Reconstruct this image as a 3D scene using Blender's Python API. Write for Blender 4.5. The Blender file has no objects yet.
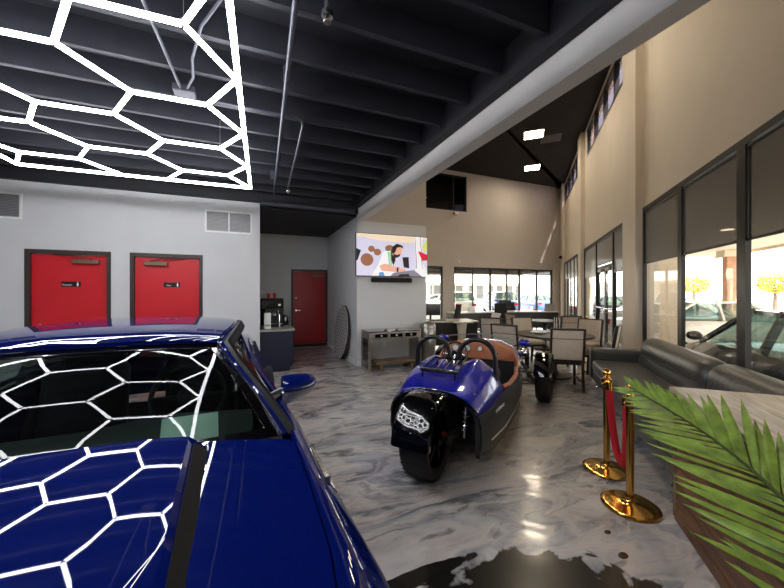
import bpy, bmesh, math, random
from mathutils import Vector, Matrix
R = math.radians
PI = math.pi
scene = bpy.context.scene
COL = scene.collection
random.seed(7)

# ------------------------------------------------------------------ helpers
def lin(c):
    return tuple(((v/255.0)/12.92 if v/255.0 <= 0.04045 else (((v/255.0)+0.055)/1.055)**2.4) for v in c)

def mat(name, rgb, rough=0.5, metal=0.0, coat=0.0, var=0.06, scale=12.0, bump=0.0, bscale=60.0,
        spec=0.5, emit=None, estr=0.0, coat_rough=0.03, raw=False):
    m = bpy.data.materials.new(name); m.use_nodes = True
    nt = m.node_tree; b = nt.nodes['Principled BSDF']
    c = tuple(rgb) if raw else lin(rgb)
    b.inputs['Roughness'].default_value = rough
    b.inputs['Metallic'].default_value = metal
    b.inputs['Specular IOR Level'].default_value = spec
    b.inputs['Coat Weight'].default_value = coat
    b.inputs['Coat Roughness'].default_value = coat_rough
    tc = nt.nodes.new('ShaderNodeTexCoord')
    nz = nt.nodes.new('ShaderNodeTexNoise'); nz.inputs['Scale'].default_value = scale
    nz.inputs['Detail'].default_value = 4
    nt.links.new(tc.outputs['Object'], nz.inputs['Vector'])
    rp = nt.nodes.new('ShaderNodeValToRGB')
    rp.color_ramp.elements[0].position = 0.3; rp.color_ramp.elements[1].position = 0.7
    rp.color_ramp.elements[0].color = tuple(v*(1-var) for v in c)+(1,)
    rp.color_ramp.elements[1].color = tuple(min(1, v*(1+var)) for v in c)+(1,)
    nt.links.new(nz.outputs['Fac'], rp.inputs['Fac'])
    nt.links.new(rp.outputs['Color'], b.inputs['Base Color'])
    if bump:
        n2 = nt.nodes.new('ShaderNodeTexNoise'); n2.inputs['Scale'].default_value = bscale
        nt.links.new(tc.outputs['Object'], n2.inputs['Vector'])
        bp = nt.nodes.new('ShaderNodeBump'); bp.inputs['Strength'].default_value = bump
        bp.inputs['Distance'].default_value = 0.01
        nt.links.new(n2.outputs['Fac'], bp.inputs['Height'])
        nt.links.new(bp.outputs['Normal'], b.inputs['Normal'])
    if emit is not None:
        b.inputs['Emission Color'].default_value = (lin(emit) if not raw else tuple(emit))+(1,)
        b.inputs['Emission Strength'].default_value = estr
    return m

def glass_mat(name, tint, ior=1.45, rough=0.0, opaque=0.0, dark=(10,10,12)):
    """thin sheet: transparent with fresnel mirror, optional opaque dark share (tint film, mesh)"""
    m = bpy.data.materials.new(name); m.use_nodes = True
    nt = m.node_tree; nt.nodes.clear()
    out = nt.nodes.new('ShaderNodeOutputMaterial')
    tr = nt.nodes.new('ShaderNodeBsdfTransparent'); tr.inputs['Color'].default_value = tuple(tint)+(1,)
    gl = nt.nodes.new('ShaderNodeBsdfGlossy'); gl.inputs['Roughness'].default_value = rough
    f0 = ((ior-1)/(ior+1))**2                       # Schlick mirror share, the same from both faces of the sheet
    lw = nt.nodes.new('ShaderNodeLayerWeight'); lw.inputs['Blend'].default_value = 0.5
    pw = nt.nodes.new('ShaderNodeMath'); pw.operation = 'POWER'; pw.inputs[1].default_value = 5.0
    fr = nt.nodes.new('ShaderNodeMath'); fr.operation = 'MULTIPLY_ADD'; fr.inputs[1].default_value = 1-f0; fr.inputs[2].default_value = f0
    nt.links.new(lw.outputs['Facing'], pw.inputs[0]); nt.links.new(pw.outputs[0], fr.inputs[0])
    mx = nt.nodes.new('ShaderNodeMixShader')
    nt.links.new(fr.outputs[0], mx.inputs[0])
    src = tr
    if opaque > 0:
        df = nt.nodes.new('ShaderNodeBsdfDiffuse'); df.inputs['Color'].default_value = lin(dark)+(1,)
        nz = nt.nodes.new('ShaderNodeTexNoise'); nz.inputs['Scale'].default_value = 300
        mr = nt.nodes.new('ShaderNodeMapRange')
        mr.inputs['To Min'].default_value = opaque-0.04; mr.inputs['To Max'].default_value = min(1, opaque+0.04)
        nt.links.new(nz.outputs['Fac'], mr.inputs['Value'])
        m2 = nt.nodes.new('ShaderNodeMixShader')
        nt.links.new(mr.outputs[0], m2.inputs[0])
        nt.links.new(tr.outputs[0], m2.inputs[1]); nt.links.new(df.outputs[0], m2.inputs[2])
        src = m2
    nt.links.new(src.outputs[0], mx.inputs[1]); nt.links.new(gl.outputs[0], mx.inputs[2])
    nt.links.new(mx.outputs[0], out.inputs['Surface'])
    return m

class MB:
    """collects shapes; build() links them as one mesh object"""
    def __init__(s): s.v = []; s.f = []
    def add(s, vs, fs):
        o = len(s.v); s.v += [tuple(p) for p in vs]; s.f += [tuple(i+o for i in f) for f in fs]; return s
    def box(s, x0, x1, y0, y1, z0, z1, M=None):
        vs = [Vector(p) for p in ((x0,y0,z0),(x1,y0,z0),(x1,y1,z0),(x0,y1,z0),(x0,y0,z1),(x1,y0,z1),(x1,y1,z1),(x0,y1,z1))]
        if M is not None: vs = [M @ p for p in vs]
        return s.add(vs, [(0,3,2,1),(4,5,6,7),(0,1,5,4),(1,2,6,5),(2,3,7,6),(3,0,4,7)])
    def rod(s, p, q, r, r2=None, n=12):
        p = Vector(p); q = Vector(q); r2 = r if r2 is None else r2
        d = (q-p).normalized(); a = d.orthogonal().normalized(); b = d.cross(a)
        vs = []
        for (c, rr) in ((p, r), (q, r2)):
            for i in range(n):
                t = 2*PI*i/n; vs.append(c + a*rr*math.cos(t) + b*rr*math.sin(t))
        fs = [(i, (i+1) % n, n+(i+1) % n, n+i) for i in range(n)]
        fs += [tuple(range(n-1, -1, -1)), tuple(range(n, 2*n))]
        return s.add(vs, fs)
    def bar(s, p, q, w, h):
        """square bar from p to q, w across (horizontal), h vertical-ish"""
        p = Vector(p); q = Vector(q); d = (q-p).normalized()
        up = Vector((0,0,1)) if abs(d.z) < 0.95 else Vector((0,1,0))
        a = d.cross(up).normalized(); b = a.cross(d).normalized()
        vs = []
        for c in (p, q):
            for (i, j) in ((-1,-1),(1,-1),(1,1),(-1,1)): vs.append(c + a*w/2*i + b*h/2*j)
        return s.add(vs, [(3,2,1,0),(4,5,6,7),(0,1,5,4),(1,2,6,5),(2,3,7,6),(3,0,4,7)])
    def tube(s, pts, r, n=10, closed=False):
        pts = [Vector(p) for p in pts]; m = len(pts); vs = []
        rr = r if isinstance(r, (list, tuple)) else [r]*m
        prev = None
        for i, p in enumerate(pts):
            if closed: d = pts[(i+1) % m]-pts[i-1]
            else: d = pts[min(i+1, m-1)]-pts[max(i-1, 0)]
            d.normalize()
            a = d.orthogonal().normalized() if prev is None else (prev - d*prev.dot(d)).normalized()
            prev = a; b = d.cross(a)
            for k in range(n):
                t = 2*PI*k/n; vs.append(p + a*rr[i]*math.cos(t) + b*rr[i]*math.sin(t))
        fs = []
        for i in range(m if closed else m-1):
            j = (i+1) % m
            for k in range(n): fs.append((i*n+k, i*n+(k+1) % n, j*n+(k+1) % n, j*n+k))
        if not closed: fs += [tuple(range(n-1, -1, -1)), tuple((m-1)*n+k for k in range(n))]
        return s.add(vs, fs)
    def lathe(s, prof, n=28, M=None, cx=0, cy=0, cz=0):
        """prof: (r, z) list, closed caps where r>0 at ends"""
        vs = []; fs = []; m = len(prof)
        for (r, z) in prof:
            for k in range(n):
                t = 2*PI*k/n; vs.append(Vector((cx+r*math.cos(t), cy+r*math.sin(t), cz+z)))
        if M is not None: vs = [M @ p for p in vs]
        for i in range(m-1):
            for k in range(n): fs.append((i*n+k, i*n+(k+1) % n, (i+1)*n+(k+1) % n, (i+1)*n+k))
        fs += [tuple(range(n-1, -1, -1)), tuple((m-1)*n+k for k in range(n))]
        return s.add(vs, fs)
    def ball(s, c, rx, ry=None, rz=None, n=16, m=10, M=None):
        ry = rx if ry is None else ry; rz = rx if rz is None else rz
        prof = []; vs = []; fs = []
        vs.append(Vector((c[0], c[1], c[2]-rz)))
        for i in range(1, m):
            t = -PI/2 + PI*i/m
            for k in range(n):
                a = 2*PI*k/n
                vs.append(Vector((c[0]+rx*math.cos(t)*math.cos(a), c[1]+ry*math.cos(t)*math.sin(a), c[2]+rz*math.sin(t))))
        vs.append(Vector((c[0], c[1], c[2]+rz)))
        for k in range(n): fs.append((0, 1+(k+1) % n, 1+k))
        for i in range(m-2):
            for k in range(n):
                fs.append((1+i*n+k, 1+i*n+(k+1) % n, 1+(i+1)*n+(k+1) % n, 1+(i+1)*n+k))
        L = len(vs)-1
        for k in range(n): fs.append((1+(m-2)*n+k, 1+(m-2)*n+(k+1) % n, L))
        if M is not None: vs = [M @ p for p in vs]
        return s.add(vs, fs)
    def grid(s, rows, thick=0.0, flip=False):
        """rows of points -> sheet; thick>0 makes a solid along the vertex normal"""
        nr = len(rows); nc = len(rows[0])
        P = [[Vector(p) for p in r] for r in rows]
        def q(a, o, rev):
            fs = []
            for i in range(nr-1):
                for j in range(nc-1):
                    f = (o+i*nc+j, o+i*nc+j+1, o+(i+1)*nc+j+1, o+(i+1)*nc+j)
                    fs.append(f[::-1] if rev else f)
            return fs
        top = [p for r in P for p in r]
        if thick <= 0: return s.add(top, q(P, 0, flip))
        bot = []
        for i in range(nr):
            for j in range(nc):
                du = P[min(i+1, nr-1)][j]-P[max(i-1, 0)][j]; dv = P[i][min(j+1, nc-1)]-P[i][max(j-1, 0)]
                nn = dv.cross(du)
                nn = nn.normalized() if nn.length > 1e-9 else Vector((0,0,1))
                bot.append(P[i][j] - nn*thick*(-1 if not flip else 1))
        n = nr*nc; fs = q(P, 0, flip) + q(P, n, not flip)
        ring = [j for j in range(nc)] + [i*nc+nc-1 for i in range(1, nr)] + [(nr-1)*nc+j for j in range(nc-2, -1, -1)] + [i*nc for i in range(nr-2, 0, -1)]
        for a, b in zip(ring, ring[1:]+ring[:1]):
            f = (a, n+a, n+b, b); fs.append(f if not flip else f[::-1])
        return s.add(top+bot, fs)
    def prism(s, poly, lo, hi, axis='z', M=None):
        """poly: 2D outline; extruded along axis"""
        def mk(a, b, h):
            return {'z': (a, b, h), 'y': (a, h, b), 'x': (h, a, b)}[axis]
        n = len(poly)
        vs = [Vector(mk(a, b, lo)) for a, b in poly] + [Vector(mk(a, b, hi)) for a, b in poly]
        if M is not None: vs = [M @ p for p in vs]
        fs = [tuple(range(n-1, -1, -1)), tuple(range(n, 2*n))] + [(i, (i+1) % n, n+(i+1) % n, n+i) for i in range(n)]
        return s.add(vs, fs)
    def build(s, name, m, parent=None, bevel=0.0, smooth=False, sub=0, seg=2, loc=None, rz=None, angle=35):
        me = bpy.data.meshes.new(name); me.from_pydata(s.v, [], s.f)
        bm = bmesh.new(); bm.from_mesh(me)
        bmesh.ops.recalc_face_normals(bm, faces=bm.faces); bm.to_mesh(me); bm.free()
        if m is not None: me.materials.append(m)
        o = bpy.data.objects.new(name, me); COL.objects.link(o)
        if parent is not None: o.parent = parent
        if loc is not None: o.location = loc
        if rz is not None: o.rotation_euler.z = rz
        if smooth:
            for p in me.polygons: p.use_smooth = True
            try: me.set_sharp_from_angle(angle=R(angle))
            except Exception: pass
        if bevel:
            bv = o.modifiers.new('bevel', 'BEVEL'); bv.width = bevel; bv.segments = seg; bv.limit_method = 'ANGLE'
            bv.angle_limit = R(40)
            for p in me.polygons: p.use_smooth = True
            try: me.set_sharp_from_angle(angle=R(50))
            except Exception: pass
            bv.harden_normals = False
        if sub:
            sb = o.modifiers.new('smooth', 'SUBSURF'); sb.levels = sub; sb.render_levels = sub
        return o

def tag(o, label=None, cat=None, group=None, kind=None):
    if label: o['label'] = label
    if cat: o['category'] = cat
    if group: o['group'] = group
    if kind: o['kind'] = kind
    return o

def thing(name, label, cat, loc=(0,0,0), rz=0.0, group=None):
    o = bpy.data.objects.new(name, None); COL.objects.link(o)
    o.empty_display_size = 0.1
    o.location = loc; o.rotation_euler = (0, 0, rz)
    return tag(o, label, cat, group)

def dup(root, loc, rz=None, label=None, group=None):
    r = root.copy(); COL.objects.link(r); r.location = loc
    if rz is not None: r.rotation_euler.z = rz
    if label: r['label'] = label
    if group: r['group'] = group
    for ch in list(root.children):
        c = ch.copy(); COL.objects.link(c); c.parent = r
        for g in list(ch.children):
            d = g.copy(); COL.objects.link(d); d.parent = c
    return r

def struct(o):
    o['kind'] = 'structure'; return o

def apply_mods(o):
    dg = bpy.context.evaluated_depsgraph_get(); dg.update()
    me = bpy.data.meshes.new_from_object(o.evaluated_get(dg))
    o.modifiers.clear(); o.data = me

def cut(o, cutters):
    """boolean-subtract throwaway cutter builders from o"""
    tmp = []
    for mb in cutters:
        c = mb.build('cutter', None); tmp.append(c)
        c.matrix_world = o.matrix_world
        md = o.modifiers.new('cut', 'BOOLEAN'); md.operation = 'DIFFERENCE'; md.object = c; md.solver = 'EXACT'
    bpy.context.view_layer.update()
    apply_mods(o)
    for c in tmp: bpy.data.objects.remove(c, do_unlink=True)

def text_mesh(name, body, size, m, parent, loc, rot, depth=0.002, align='CENTER'):
    cu = bpy.data.curves.new(name, 'FONT'); cu.body = body; cu.size = size; cu.extrude = depth/2
    cu.align_x = align; cu.align_y = 'CENTER'
    t = bpy.data.objects.new(name, cu); COL.objects.link(t)
    dg = bpy.context.evaluated_depsgraph_get(); dg.update()
    me = bpy.data.meshes.new_from_object(t.evaluated_get(dg))
    bpy.data.objects.remove(t, do_unlink=True)
    o = bpy.data.objects.new(name, me); COL.objects.link(o)
    me.materials.clear(); me.materials.append(m)
    o.parent = parent; o.location = loc; o.rotation_euler = rot
    return o

# ------------------------------------------------------------------ plan constants
YAW = R(22.6)                      # camera heading, clockwise from +Y (the beam direction)
EYE = 1.5
WH = R(43.8)                       # heading of the window wall
U = Vector((math.sin(WH), math.cos(WH), 0))     # along the window wall, away from camera
NV = Vector((math.cos(WH), -math.sin(WH), 0))   # outward through the window wall
RZW = PI/2 - WH                    # local x -> U, local y -> -NV
def WP(s, nn, z=0.0): return U*s + NV*nn + Vector((0,0,z))
PW = 2.0                           # distance of the window wall from the camera
WY = 6.55                          # door wall / television wall
FY = 13.0                          # far wall
HI = 7.0                           # high ceiling
BX0, BX1 = 1.955, 2.11             # beam

# ------------------------------------------------------------------ materials
M = {}
M['wall_white'] = mat('wall_white', (208,209,211), 0.85, var=0.02, scale=3, bump=0.05, bscale=180)
M['wall_beige'] = mat('wall_beige', (214,203,187), 0.6, var=0.03, scale=1.5, bump=0.06, bscale=140)
M['wall_taupe'] = mat('wall_taupe', (190,182,175), 0.75, var=0.03, scale=2, bump=0.05, bscale=140)
M['beam_white'] = mat('beam_white', (214,212,208), 0.55, var=0.02, scale=3)
M['ceil_dark'] = mat('ceiling_dark_paint', (24,25,32), 0.65, var=0.12, scale=5, bump=0.08, bscale=50)
M['joist_dark'] = mat('joist_dark_paint', (31,32,41), 0.6, var=0.12, scale=6, bump=0.08, bscale=50)
M['ceil_high'] = mat('high_ceiling_black', (22,20,20), 0.9, var=0.15, scale=4)
M['pipe_grey'] = mat('pipe_grey', (78,80,90), 0.4, metal=0.5)
M['black_frame'] = mat('black_window_frame', (22,22,24), 0.4, metal=0.4)
M['bronze_frame'] = mat('dark_bronze_door_frame', (62,54,50), 0.45, metal=0.3)
M['door_red'] = mat('door_red', (205,18,34), 0.45, var=0.04, scale=4)
M['door_red_shaded'] = mat('door_red_in_shade', (165,14,30), 0.4, var=0.05, scale=4)  # same door red, darkened: the alcove's shade is put into the colour
M['bronze'] = mat('bronze_closer', (128,100,82), 0.4, metal=0.6)
M['chrome'] = mat('chrome', (225,226,230), 0.12, metal=1.0, var=0.02)
M['steel'] = mat('brushed_steel', (150,146,140), 0.3, metal=1.0)
M['black'] = mat('black_plastic', (14,14,16), 0.35)
M['black_gloss'] = mat('black_gloss', (6,6,7), 0.12, coat=1.0)
M['black_matte'] = mat('black_matte', (16,16,17), 0.8)
M['white_plastic'] = mat('white_plastic', (232,232,232), 0.4)
M['white_paint'] = mat('white_mark', (238,238,238), 0.5)
M['grey_metal'] = mat('grey_grille', (150,150,152), 0.4, metal=0.3)
M['slat_grey'] = mat('slat_grey', (112,110,110), 0.5, metal=0.2)
M['led'] = mat('led_tube', (255,255,255), 0.4, emit=(250,251,255), estr=13.0)
M['alu'] = mat('aluminium', (180,182,186), 0.35, metal=0.9)
M['troffer'] = mat('troffer_lens', (255,240,210), 0.5, emit=(255,236,206), estr=27.0)
M['can_light'] = mat('can_light_lens', (255,240,220), 0.5, emit=(255,236,205), estr=6.0)
M['paint_blue'] = mat('car_paint_blue', (5,19,86), 0.5, metal=0.0, spec=0.0, coat=1.0, var=0.03, scale=3, coat_rough=0.02)
M['paint_blue2'] = mat('trike_paint_blue', (10,20,150), 0.3, metal=0.1, spec=0.3, coat=1.0, var=0.03, scale=3)
M['rubber'] = mat('tyre_rubber', (20,20,21), 0.65, bump=0.2, bscale=90)
M['rim_dark'] = mat('rim_dark', (34,34,37), 0.25, metal=0.9)
M['auto_glass'] = glass_mat('car_window_tinted', (0.42,0.50,0.47), 1.5)
M['clear_glass'] = glass_mat('window_glass', (0.92,0.93,0.92), 1.42)
M['high_glass'] = glass_mat('clerestory_glass_tinted', (0.16,0.14,0.17), 1.5)
M['satin_black'] = mat('satin_black', (5,5,9), 0.45, spec=0.2)
M['shade'] = glass_mat('solar_shade_mesh', (0.9,0.9,0.9), 1.12, 0.5, opaque=0.90, dark=(34,33,34))
M['cabin'] = mat('car_cabin_trim', (46,52,50), 0.7)
M['seat_dark'] = mat('car_seat_dark', (34,36,38), 0.6)
M['paper_teal'] = mat('paper_pale_green', (214,240,226), 0.8)
M['tan'] = mat('tan_leather', (178,112,78), 0.5, bump=0.1, bscale=200)
M['wrap_grey'] = mat('matte_charcoal_panel', (40,42,46), 0.45)
M['gold'] = mat('polished_gold', (222,176,96), 0.15, metal=1.0, var=0.03)
M['velvet'] = mat('red_velvet', (176,12,30), 0.85, bump=0.25, bscale=260)
M['leather'] = mat('grey_leather', (72,73,71), 0.30, bump=0.25, bscale=90, var=0.08)
M['chair_fabric'] = mat('greige_chair_fabric', (192,180,164), 0.85, bump=0.15, bscale=300)
M['dark_wood'] = mat('espresso_wood', (44,34,28), 0.35, var=0.2, scale=18)
M['navy'] = mat('navy_cabinet', (17,25,48), 0.5, var=0.05)
M['counter_grey'] = mat('grey_countertop', (150,150,142), 0.4, var=0.1, scale=30)
M['red_plastic'] = mat('red_cup', (200,14,32), 0.4)
M['mirror'] = mat('mirrored_panel', (170,172,172), 0.08, metal=1.0)
M['silver_trim'] = mat('silver_trim', (176,168,156), 0.3, metal=0.8)
M['asphalt'] = mat('asphalt', (170,166,158), 0.9, var=0.1, scale=2)
M['stucco'] = mat('canopy_stucco', (226,212,190), 0.9, var=0.04)
M['brick'] = mat('column_brick', (196,150,120), 0.9, var=0.15, scale=8)
M['car_white'] = mat('white_car_paint', (226,220,208), 0.3, coat=0.8)
M['car_black'] = mat('black_car_paint', (38,36,38), 0.25, coat=0.9)
M['car_blue'] = mat('blue_car_paint', (46,74,132), 0.3, coat=0.8)
M['car_silver'] = mat('silver_car_paint', (184,186,190), 0.3, metal=0.4, coat=0.7)
M['tail_red'] = mat('red_lamp_lens', (190,20,24), 0.25)
M['rim_silver'] = mat('silver_rim', (198,198,200), 0.3, metal=0.7)
M['leaf_out'] = mat('tree_leaves', (196,186,70), 0.8, var=0.3, scale=3)
M['trunk'] = mat('tree_bark', (96,78,62), 0.9, var=0.2)
M['bldg'] = mat('shop_wall', (228,214,190), 0.9)
M['bldg_dark'] = mat('shop_window', (92,96,98), 0.3)
M['fascia'] = mat('shop_fascia', (240,236,226), 0.8)
M['trim_white'] = mat('white_skirting', (222,222,220), 0.5)
M['cream'] = mat('cream_ceramic', (224,216,200), 0.4)
M['desk_top'] = mat('pale_desk_top', (206,204,198), 0.3)
M['desk_dark'] = mat('dark_desk', (34,32,32), 0.4)
M['screen_off'] = mat('dark_screen', (8,9,11), 0.15)

def leaf_material():
    m = mat('palm_leaf', (122,150,56), 0.42, var=0.42, scale=16, spec=0.6)
    nt = m.node_tree; b = nt.nodes['Principled BSDF']
    tc = nt.nodes['Texture Coordinate']
    wv = nt.nodes.new('ShaderNodeTexNoise'); wv.inputs['Scale'].default_value = 70
    nt.links.new(tc.outputs['Object'], wv.inputs['Vector'])
    bp = nt.nodes.new('ShaderNodeBump'); bp.inputs['Strength'].default_value = 0.2
    bp.inputs['Distance'].default_value = 0.004
    nt.links.new(wv.outputs['Fac'], bp.inputs['Height']); nt.links.new(bp.outputs['Normal'], b.inputs['Normal'])
    return m
M['leaf'] = leaf_material()
M['leaf_dark'] = mat('palm_leaf_dark', (70,96,40), 0.5, var=0.3, scale=9)
M['rachis'] = mat('palm_stem', (58,74,26), 0.35)
M['pot'] = mat('charcoal_pot', (60,58,56), 0.5)

def floor_material():
    """poured metallic epoxy: warped grey marbling with pale veins and one black pour"""
    m = bpy.data.materials.new('epoxy_floor'); m.use_nodes = True
    nt = m.node_tree; N = nt.nodes; L = nt.links; b = N['Principled BSDF']
    tc = N.new('ShaderNodeTexCoord')
    mp = N.new('ShaderNodeMapping'); mp.inputs['Rotation'].default_value = (0,0,R(28)); mp.inputs['Scale'].default_value = (0.55,1.25,1)
    L.new(tc.outputs['Object'], mp.inputs['Vector'])
    n1 = N.new('ShaderNodeTexNoise'); n1.inputs['Scale'].default_value = 1.0; n1.inputs['Detail'].default_value = 5
    L.new(mp.outputs[0], n1.inputs['Vector'])
    sc = N.new('ShaderNodeVectorMath'); sc.operation = 'SCALE'; sc.inputs['Scale'].default_value = 1.7
    L.new(n1.outputs['Color'], sc.inputs[0])
    ad = N.new('ShaderNodeVectorMath'); ad.operation = 'ADD'
    L.new(mp.outputs[0], ad.inputs[0]); L.new(sc.outputs[0], ad.inputs[1])
    n2 = N.new('ShaderNodeTexNoise'); n2.inputs['Scale'].default_value = 1.5; n2.inputs['Detail'].default_value = 8
    n2.inputs['Roughness'].default_value = 0.62; n2.inputs['Distortion'].default_value = 1.6
    L.new(ad.outputs[0], n2.inputs['Vector'])
    r1 = N.new('ShaderNodeValToRGB'); e = r1.color_ramp.elements
    e[0].position = 0.28; e[0].color = lin((70,72,78))+(1,)
    e[1].position = 0.74; e[1].color = lin((206,205,206))+(1,)
    for p, c in ((0.40,(110,112,118)),(0.49,(154,155,159)),(0.56,(172,172,174)),(0.63,(192,191,192))):
        q = e.new(p); q.color = lin(c)+(1,)
    L.new(n2.outputs['Fac'], r1.inputs['Fac'])
    # pale veins where the warped field crosses a level
    n3 = N.new('ShaderNodeTexNoise'); n3.inputs['Scale'].default_value = 0.9; n3.inputs['Detail'].default_value = 7; n3.inputs['Distortion'].default_value = 2.4
    L.new(ad.outputs[0], n3.inputs['Vector'])
    vein = N.new('ShaderNodeValToRGB'); ve = vein.color_ramp.elements
    ve[0].position = 0.44; ve[0].color = (0,0,0,1); ve[1].position = 0.60; ve[1].color = (0,0,0,1)
    q = ve.new(0.50); q.color = (0.75,0.75,0.75,1); q = ve.new(0.535); q.color = (0.5,0.5,0.5,1)
    L.new(n3.outputs['Fac'], vein.inputs['Fac'])
    mx = N.new('ShaderNodeMix'); mx.data_type = 'RGBA'
    L.new(vein.outputs['Color'], mx.inputs['Factor']); L.new(r1.outputs['Color'], mx.inputs['A'])
    mx.inputs['B'].default_value = lin((200,190,184))+(1,)
    # dark streaks
    n4 = N.new('ShaderNodeTexNoise'); n4.inputs['Scale'].default_value = 1.3; n4.inputs['Detail'].default_value = 8; n4.inputs['Distortion'].default_value = 3.0
    L.new(ad.outputs[0], n4.inputs['Vector'])
    dk = N.new('ShaderNodeValToRGB'); de = dk.color_ramp.elements
    de[0].position = 0.60; de[0].color = (0,0,0,1); de[1].position = 0.72; de[1].color = (0.8,0.8,0.8,1)
    L.new(n4.outputs['Fac'], dk.inputs['Fac'])
    mx2 = N.new('ShaderNodeMix'); mx2.data_type = 'RGBA'
    L.new(dk.outputs['Color'], mx2.inputs['Factor']); L.new(mx.outputs['Result'], mx2.inputs['A'])
    mx2.inputs['B'].default_value = lin((52,52,56))+(1,)
    # black pours: distance to a spot, edge warped by noise
    def pour(cx, cy, ax, ay, rot, warp, prev, seed):
        m1 = N.new('ShaderNodeMapping'); m1.vector_type = 'TEXTURE'
        m1.inputs['Location'].default_value = (cx, cy, 0); m1.inputs['Rotation'].default_value = (0,0,rot)
        m1.inputs['Scale'].default_value = (ax, ay, 1)
        L.new(tc.outputs['Object'], m1.inputs['Vector'])
        ln = N.new('ShaderNodeVectorMath'); ln.operation = 'LENGTH'; L.new(m1.outputs[0], ln.inputs[0])
        nn = N.new('ShaderNodeTexNoise'); nn.inputs['Scale'].default_value = 2.6+seed; nn.inputs['Detail'].default_value = 6
        nn.inputs['Distortion'].default_value = 1.2
        L.new(tc.outputs['Object'], nn.inputs['Vector'])
        ma = N.new('ShaderNodeMath'); ma.operation = 'MULTIPLY_ADD'; ma.inputs[1].default_value = warp
        L.new(nn.outputs['Fac'], ma.inputs[0]); L.new(ln.outputs['Value'], ma.inputs[2])
        mr = N.new('ShaderNodeMapRange'); mr.inputs['From Min'].default_value = 1+warp*0.5-0.03; mr.inputs['From Max'].default_value = 1+warp*0.5+0.03
        mr.inputs['To Min'].default_value = 1; mr.inputs['To Max'].default_value = 0
        L.new(ma.outputs[0], mr.inputs['Value'])
        x = N.new('ShaderNodeMix'); x.data_type = 'RGBA'
        L.new(mr.outputs[0], x.inputs['Factor']); L.new(prev, x.inputs['A']); x.inputs['B'].default_value = lin((9,9,10))+(1,)
        return x.outputs['Result']
    o = mx2.outputs['Result']
    o = pour(1.20, 1.12, 0.62, 0.42, R(-24), 1.5, o, 0.6)
    o = pour(0.78, 1.58, 0.36, 0.05, R(2), 0.8, o, 1.3)
    o = pour(1.95, 1.26, 0.035, 0.022, R(10), 0.6, o, 3)
    o = pour(2.05, 1.42, 0.025, 0.016, R(10), 0.6, o, 4)
    L.new(o, b.inputs['Base Color'])
    b.inputs['Roughness'].default_value = 0.26
    b.inputs['Coat Weight'].default_value = 0.55; b.inputs['Coat Roughness'].default_value = 0.10
    b.inputs['Metallic'].default_value = 0.0; b.inputs['Specular IOR Level'].default_value = 0.25
    n5 = N.new('ShaderNodeTexNoise'); n5.inputs['Scale'].default_value = 1; n5.inputs['Detail'].default_value = 2
    mpw = N.new('ShaderNodeMapping'); mpw.vector_type = 'TEXTURE'; mpw.inputs['Rotation'].default_value = (0,0,R(46))
    mpw.inputs['Scale'].default_value = (0.2, 1.2, 1)         # trowel ripples
    L.new(tc.outputs['Object'], mpw.inputs['Vector']); L.new(mpw.outputs[0], n5.inputs['Vector'])
    bp = N.new('ShaderNodeBump'); bp.inputs['Strength'].default_value = 0.16; bp.inputs['Distance'].default_value = 0.02
    L.new(n5.outputs['Fac'], bp.inputs['Height'])
    L.new(bp.outputs['Normal'], b.inputs['Normal']); L.new(bp.outputs['Normal'], b.inputs['Coat Normal'])
    return m
M['floor'] = floor_material()

def plank_material(name, c1, c2, axis_scale, rough=0.4):
    m = bpy.data.materials.new(name); m.use_nodes = True
    nt = m.node_tree; N = nt.nodes; L = nt.links; b = N['Principled BSDF']
    tc = N.new('ShaderNodeTexCoord'); mp = N.new('ShaderNodeMapping'); mp.inputs['Scale'].default_value = axis_scale
    L.new(tc.outputs['Object'], mp.inputs['Vector'])
    nz = N.new('ShaderNodeTexNoise'); nz.inputs['Scale'].default_value = 4; nz.inputs['Detail'].default_value = 6; nz.inputs['Distortion'].default_value = 0.8
    L.new(mp.outputs[0], nz.inputs['Vector'])
    rp = N.new('ShaderNodeValToRGB'); rp.color_ramp.elements[0].position = 0.35; rp.color_ramp.elements[1].position = 0.68
    rp.color_ramp.elements[0].color = lin(c1)+(1,); rp.color_ramp.elements[1].color = lin(c2)+(1,)
    L.new(nz.outputs['Fac'], rp.inputs['Fac']); L.new(rp.outputs['Color'], b.inputs['Base Color'])
    b.inputs['Roughness'].default_value = rough
    return m
M['plank_brown'] = plank_material('brown_plank', (84,56,40), (132,94,68), (0.6,4,4), 0.5)
M['plank_pale'] = plank_material('weathered_pale_plank', (156,146,136), (204,196,186), (0.7,6,6), 0.35)
M['old_wood'] = plank_material('worn_wood', (92,76,60), (146,122,98), (1,6,6), 0.6)

def stripes_material(name, a, b_, scale, direction='X', dist=3.0):
    m = bpy.data.materials.new(name); m.use_nodes = True
    nt = m.node_tree; N = nt.nodes; L = nt.links; b = N['Principled BSDF']
    tc = N.new('ShaderNodeTexCoord'); wv = N.new('ShaderNodeTexWave'); wv.bands_direction = direction
    wv.inputs['Scale'].default_value = scale; wv.inputs['Distortion'].default_value = dist
    L.new(tc.outputs['Object'], wv.inputs['Vector'])
    rp = N.new('ShaderNodeValToRGB'); rp.color_ramp.elements[0].position = 0.45; rp.color_ramp.elements[1].position = 0.55
    rp.color_ramp.elements[0].color = lin(a)+(1,); rp.color_ramp.elements[1].color = lin(b_)+(1,)
    L.new(wv.outputs['Fac'], rp.inputs['Fac']); L.new(rp.outputs['Color'], b.inputs['Base Color'])
    b.inputs['Roughness'].default_value = 0.8
    return m
M['zebra'] = stripes_material('black_white_stripe_fabric', (40,38,36), (226,222,214), 6)
M['quilt'] = mat('quilted_pale_top', (200,196,192), 0.5, var=0.05)

def grain_mix(name, c, alpha):  # printed mesh grille
    return mat(name, c, 0.6)
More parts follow.
